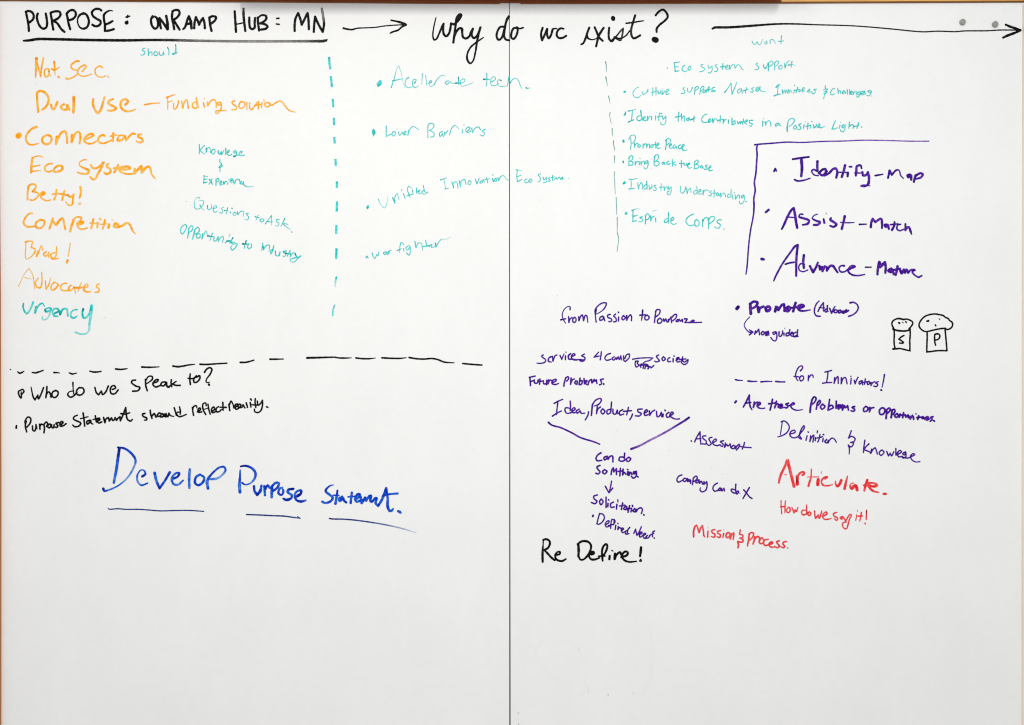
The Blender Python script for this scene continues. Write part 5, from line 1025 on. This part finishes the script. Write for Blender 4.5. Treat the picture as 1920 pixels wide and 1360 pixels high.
ink('lettering', 'large red word with a full stop', 'red', 4.4, T, """
15,41,.8,1.1 17,32,1 23,19,1 27,10,1.3! 30.5,24,1.2 34,38,1.2 36,46,1.2; 23,29,.3,1 24,30,.4,1 26,29.8,.3,.8; 40.5,32,1.2,1.3 40.5,43,1.3,1.4; 41,32 44.5,27.5,.9 49,26,.9 50,28.5,.9 47.5,30.5,.8
60,22,.5,.9 59.5,33,.7 57.5,40,.9 56,45.5,.9; 54.5,33,.4,.8 70,32.8,.5,.8; 69.5,36.5,1.3,1.3 68.8,43.5,1.3,1.2; 74.5,25.5,.3,.6 73.3,27,.4,.6 74.3,28,.3,.5; 79,35,1 82,33,.9 77.5,33.8,.7 74,39,.7 76,44,.8 83,45,.7 89.5,43.5,.4
93.5,39,.6,.7 93.5,42,.7,.9 96,46,.9,1.2 99,43,1.2,1.3 101.5,37.5,1.1,1.2; 110,32,.6,.9 108,40,.9 106,49,1.2; 119,41.5,.5,.6 115,42,.5,.7 113.8,46,.8 116,49,1.3,1.3 118.5,46,1.3! 121.5,45,1.2,1.3 123.5,51,1.2,1.2
137.5,37,1 135,45,1.2,1.2 133.3,52,.8; 132.5,44.5,.7 141,43.5,.7; 139,45 148,46,1,1.2 151,44 146,41.5,.8 138.5,41,.8! 140,47,1 146,52.5,.9 153.5,54.3,.5; 160,56.3,.9 163,56.4,1""")
ink('lettering', 'thin red question line under the large red word', 'red', 2.7, T, """
18,65.5,.7,1.3 18.3,74,.9 19,84,.8,1.1; 24,66,.7,1.3 23.5,75 23.5,82.5,.8,1.2; 17.5,74.5,1 24,73.5,.9; 28,75.5 25.5,79,.9 27.5,82.5 30.5,80 30,75.5 28,75; 33,75,.8 36,82.5,1.1! 37.5,78.5! 39,81 41.5,75,.8
53.5,71.5,.7,1.2 53.5,78 54,84.5; 53,79.5,.9 48,79 46.5,83 49,85.5,1.1 53.5,83.5 55.5,82; 57.5,81 55,84 57,86.5 59.5,83.5 57.5,81; 64.5,80 65,87 66,90,1.2! 69.5,85.5! 71,90,1.1 74.5,80,.9
76,87.5,1.1 81.5,84,1.2 81,81.5 77,83.5 75.5,88 78,91.3 83,91.5 87.5,90.5,.7; 95,82 90.5,84 91.5,87 96.5,90 95,93,1.1 91.5,90.5,.7
102.5,88,1.2 100,89.5,1.2 102,91,1.2 104,88! 107.5,94! 111,88 113.5,84.8 115.5,85.5 113,91 111,98 109,104 106,104.5 103,99.5 104.5,96 108.5,95.5,.8
123,85,.6,1.2 121.5,93,.8,1.2; 123.3,79,.5,1.2 124,80.5,.5,1; 129.3,82 128.5,88 127,94,.8; 125,87.3,1.2 130.5,87; 136.5,79,.8,1.5 136.2,86,.9,1.3 136,92,.8,1.2; 134.2,97,1,1.2 134.7,98,.9,1.2""")
T = (1260, 870, 1.354)
ink('lettering', 'red words joined by an ampersand, lowest of the red writing', 'red', 3.0, T, """
30,101,1.1,1.2 30,93,1.1,1.2 32,86.5 34,85! 36,90 37.5,95,1.1! 40,88.5 42,85.5! 43.5,93 44,99 45.5,101.5,.6; 49.8,93,.8 49.3,101.3; 50,88.3,.4,1 50.4,89,.4,.8
59,91 55,92.5 55.5,95 59.5,98 58.5,101.5 54,100.5,.7; 67,92.5 63,93.5 63.5,96 67,98.5 66,101.8 62.5,101,.8; 71.5,96.5 70.5,102,.8; 71.5,91.3,.4,.8 71.8,92,.4,.8; 77.5,95 75,97.5 75.5,102 79,101 80,96.5 77.5,95
81.5,97,1.1 80.5,104! 83,98 85.5,95.5 85.5,99 84.5,105,.8; 94.5,91.5,.8,1.3 93.5,97.5! 98,99 97.5,102 94,103! 98,104.5 98,108 94.5,108.5! 91,107.5 92,112,1.1 91.5,116,1.1
107,97 106,105 104.5,113.5,1; 106.5,97.5 110,95,.9 113,96.5 111.5,101.5 107,106; 114.5,101 113.5,106 112.3,111! 115,104 118.5,100.5 121,102.5 122,105.5; 125,102.5 121.5,104 121,109 124,110.5 127.5,107 125,102.5
133,104.5 128.5,105.5 126.5,109 129,113 134,112; 134,112.5 139.5,109.5 138,108 134.5,110.5 135.5,114.5 140,115.5; 148.5,106.5 145,108 146.5,111 149,114 146,116 142,114.5; 158.5,107.5 154.5,108.5 153.5,111 156,114 154.5,116 151,115,.8; 160.2,116.2,.7,1.3 160.5,117,.6,1.2""")
T = (1000, 1000, 1.25)
ink('lettering', 'black words at the foot of the writing beside the seam', 'black', 3.6, T, """
15,10.5,.7,.7 14.7,17,.6,.8 14,25,1,.9 13.8,34,1.1 14,43,1; 15,10 19,9 24,11.5 24.8,16 22,22 16.5,25.3! 22,31 27,36.5 32,40.5; 34,32.5 39,31.5 40,28.5 36.5,28,.8 33,33 34,38.5 39,41.5 44,41.5 48.8,38.8,.8
67.5,17.5,1.2 68,27,1.2 67.5,35; 66.5,16.5 71,13 77,11.8,1.1 83,13.5 86.5,18.5 85.5,26 81,34 75,39.5,.9 70.5,39.5,.9 68.5,36; 87,32 91,30.5 90,28,1 86,29 83.5,34,.9 86.5,39 92,39.5 99,37,.8
103.5,38.5 103,30 103.5,24 106,18.5 109.5,16.5 111,19.5 109,27 105,34,.8; 98,34.5,.8 107.5,34.3,.7; 103.5,33,.9 104,41.3,.9; 114.5,34 114,39,1.1; 117.5,25.5,.5 119.5,27,.5
122.5,31,1.2 122,38.5,1.2! 124.5,33 128.5,29 130.5,28.5 131.5,32; 132,36,1.1 139.5,33.5,1.1 142,30 139.5,27.5 135.5,29 133,35 136,40 143,43,.9 154.5,42.3,.7
161.5,21.5,1.2 161,28,1.2 160,34.5,1; 160.8,39.5,.8,.9 161.7,41.5,1.1,.9 160.2,41.5,1,.9""")

# ---------------------------------------------------------------- erased ghosts and specks left on the enamel
T = (940, 1100, 10/4.8)
ink('smudge', 'faint grey arcs of badly erased ink low on the board', 'smudge', 13, T, """
62,39,1,0.019 45,43,1,0.031 34,52,1,0.043 30,60,1,0.037 35,70,1,0.037 46,80,1.2,0.043 55,90,1.2,0.037 62,100,1,0.019
126,22,.6,0.019 131,33,.6,0.037 134.5,45,.6,0.050 136,58,.6,0.056 135.5,70,.8,0.056 133,85,1,0.056 127,97,1.1,0.031
88,2,.6,0.012 87.5,18,.6,0.028 87.5,32,.6,0.019; 119,65,1,0.019 121,75,1.1,0.031 120,84,1,0.019""", soft=True)
ink('smudge', 'faint grey specks near the foot of the board', 'smudge', 1.6, T, """
95.8,97.3,.8,.9 96.4,97.7,.8,.9; 118.9,95.3,.9,.5 119.2,95.8,.9,.5; 15.3,113,1,.5 15,114.8,1,.4; 15.3,123.3,1,.6 15.6,124,1,.5; 78,91,1.2,.12 78.5,96,1.2,.12; 69.5,55,1.2,.12 70,60,1.2,.12""")
T = (0, 0, 1)
ink('smudge', 'faint grey specks scattered between the notes', 'smudge', 1.6, T, """
1044.5,554.5,1,.3 1045,555,1,.3; 1332,876,.8,.3 1333,880,.8,.2; 1355,888,.9,.2 1355.3,890,.9,.25; 1333,929,.7,.18 1336,931.5,.7,.12; 1155.5,806,1,.2 1156,807,1,.2; 1254.5,844,.9,.3 1255,845,.9,.3; 1476,862,.8,.25 1476.4,862.6,.8,.25; 1600,853,.8,.2 1600.6,853.5,.8,.2; 1010,376,.8,.22 1010.6,376.6,.8,.22; 1559,5.5,1,.5 1560,5.6,1,.5; 1670,908,.8,.2 1670.5,909,.8,.2""")
ink('smudge', 'faint grey specks scattered between the notes', 'smudge', 1.6, T, """
66.3,156.5,.9,.3 66.6,157.3,.9,.3; 141,15,.7,.2 141.5,15.4,.7,.2; 190,597.5,.8,.25 190.6,597.8,.8,.2; 196,595.6,.8,.35 196.5,596,.8,.3; 441,13,.8,.2 441.4,13.4,.8,.2; 541,15,.9,.2 541.6,15.2,.9,.2; 594,938,.8,.15 594.6,939,.8,.15""")
ink('smudge', 'faint grey wiped patches low beside the side stile', 'smudge', 20, T, """
112,631,.3,.04 128,620,.3,.06; 125,655,.3,.03 134,645,.3,.05""", soft=True)
flush_ink()
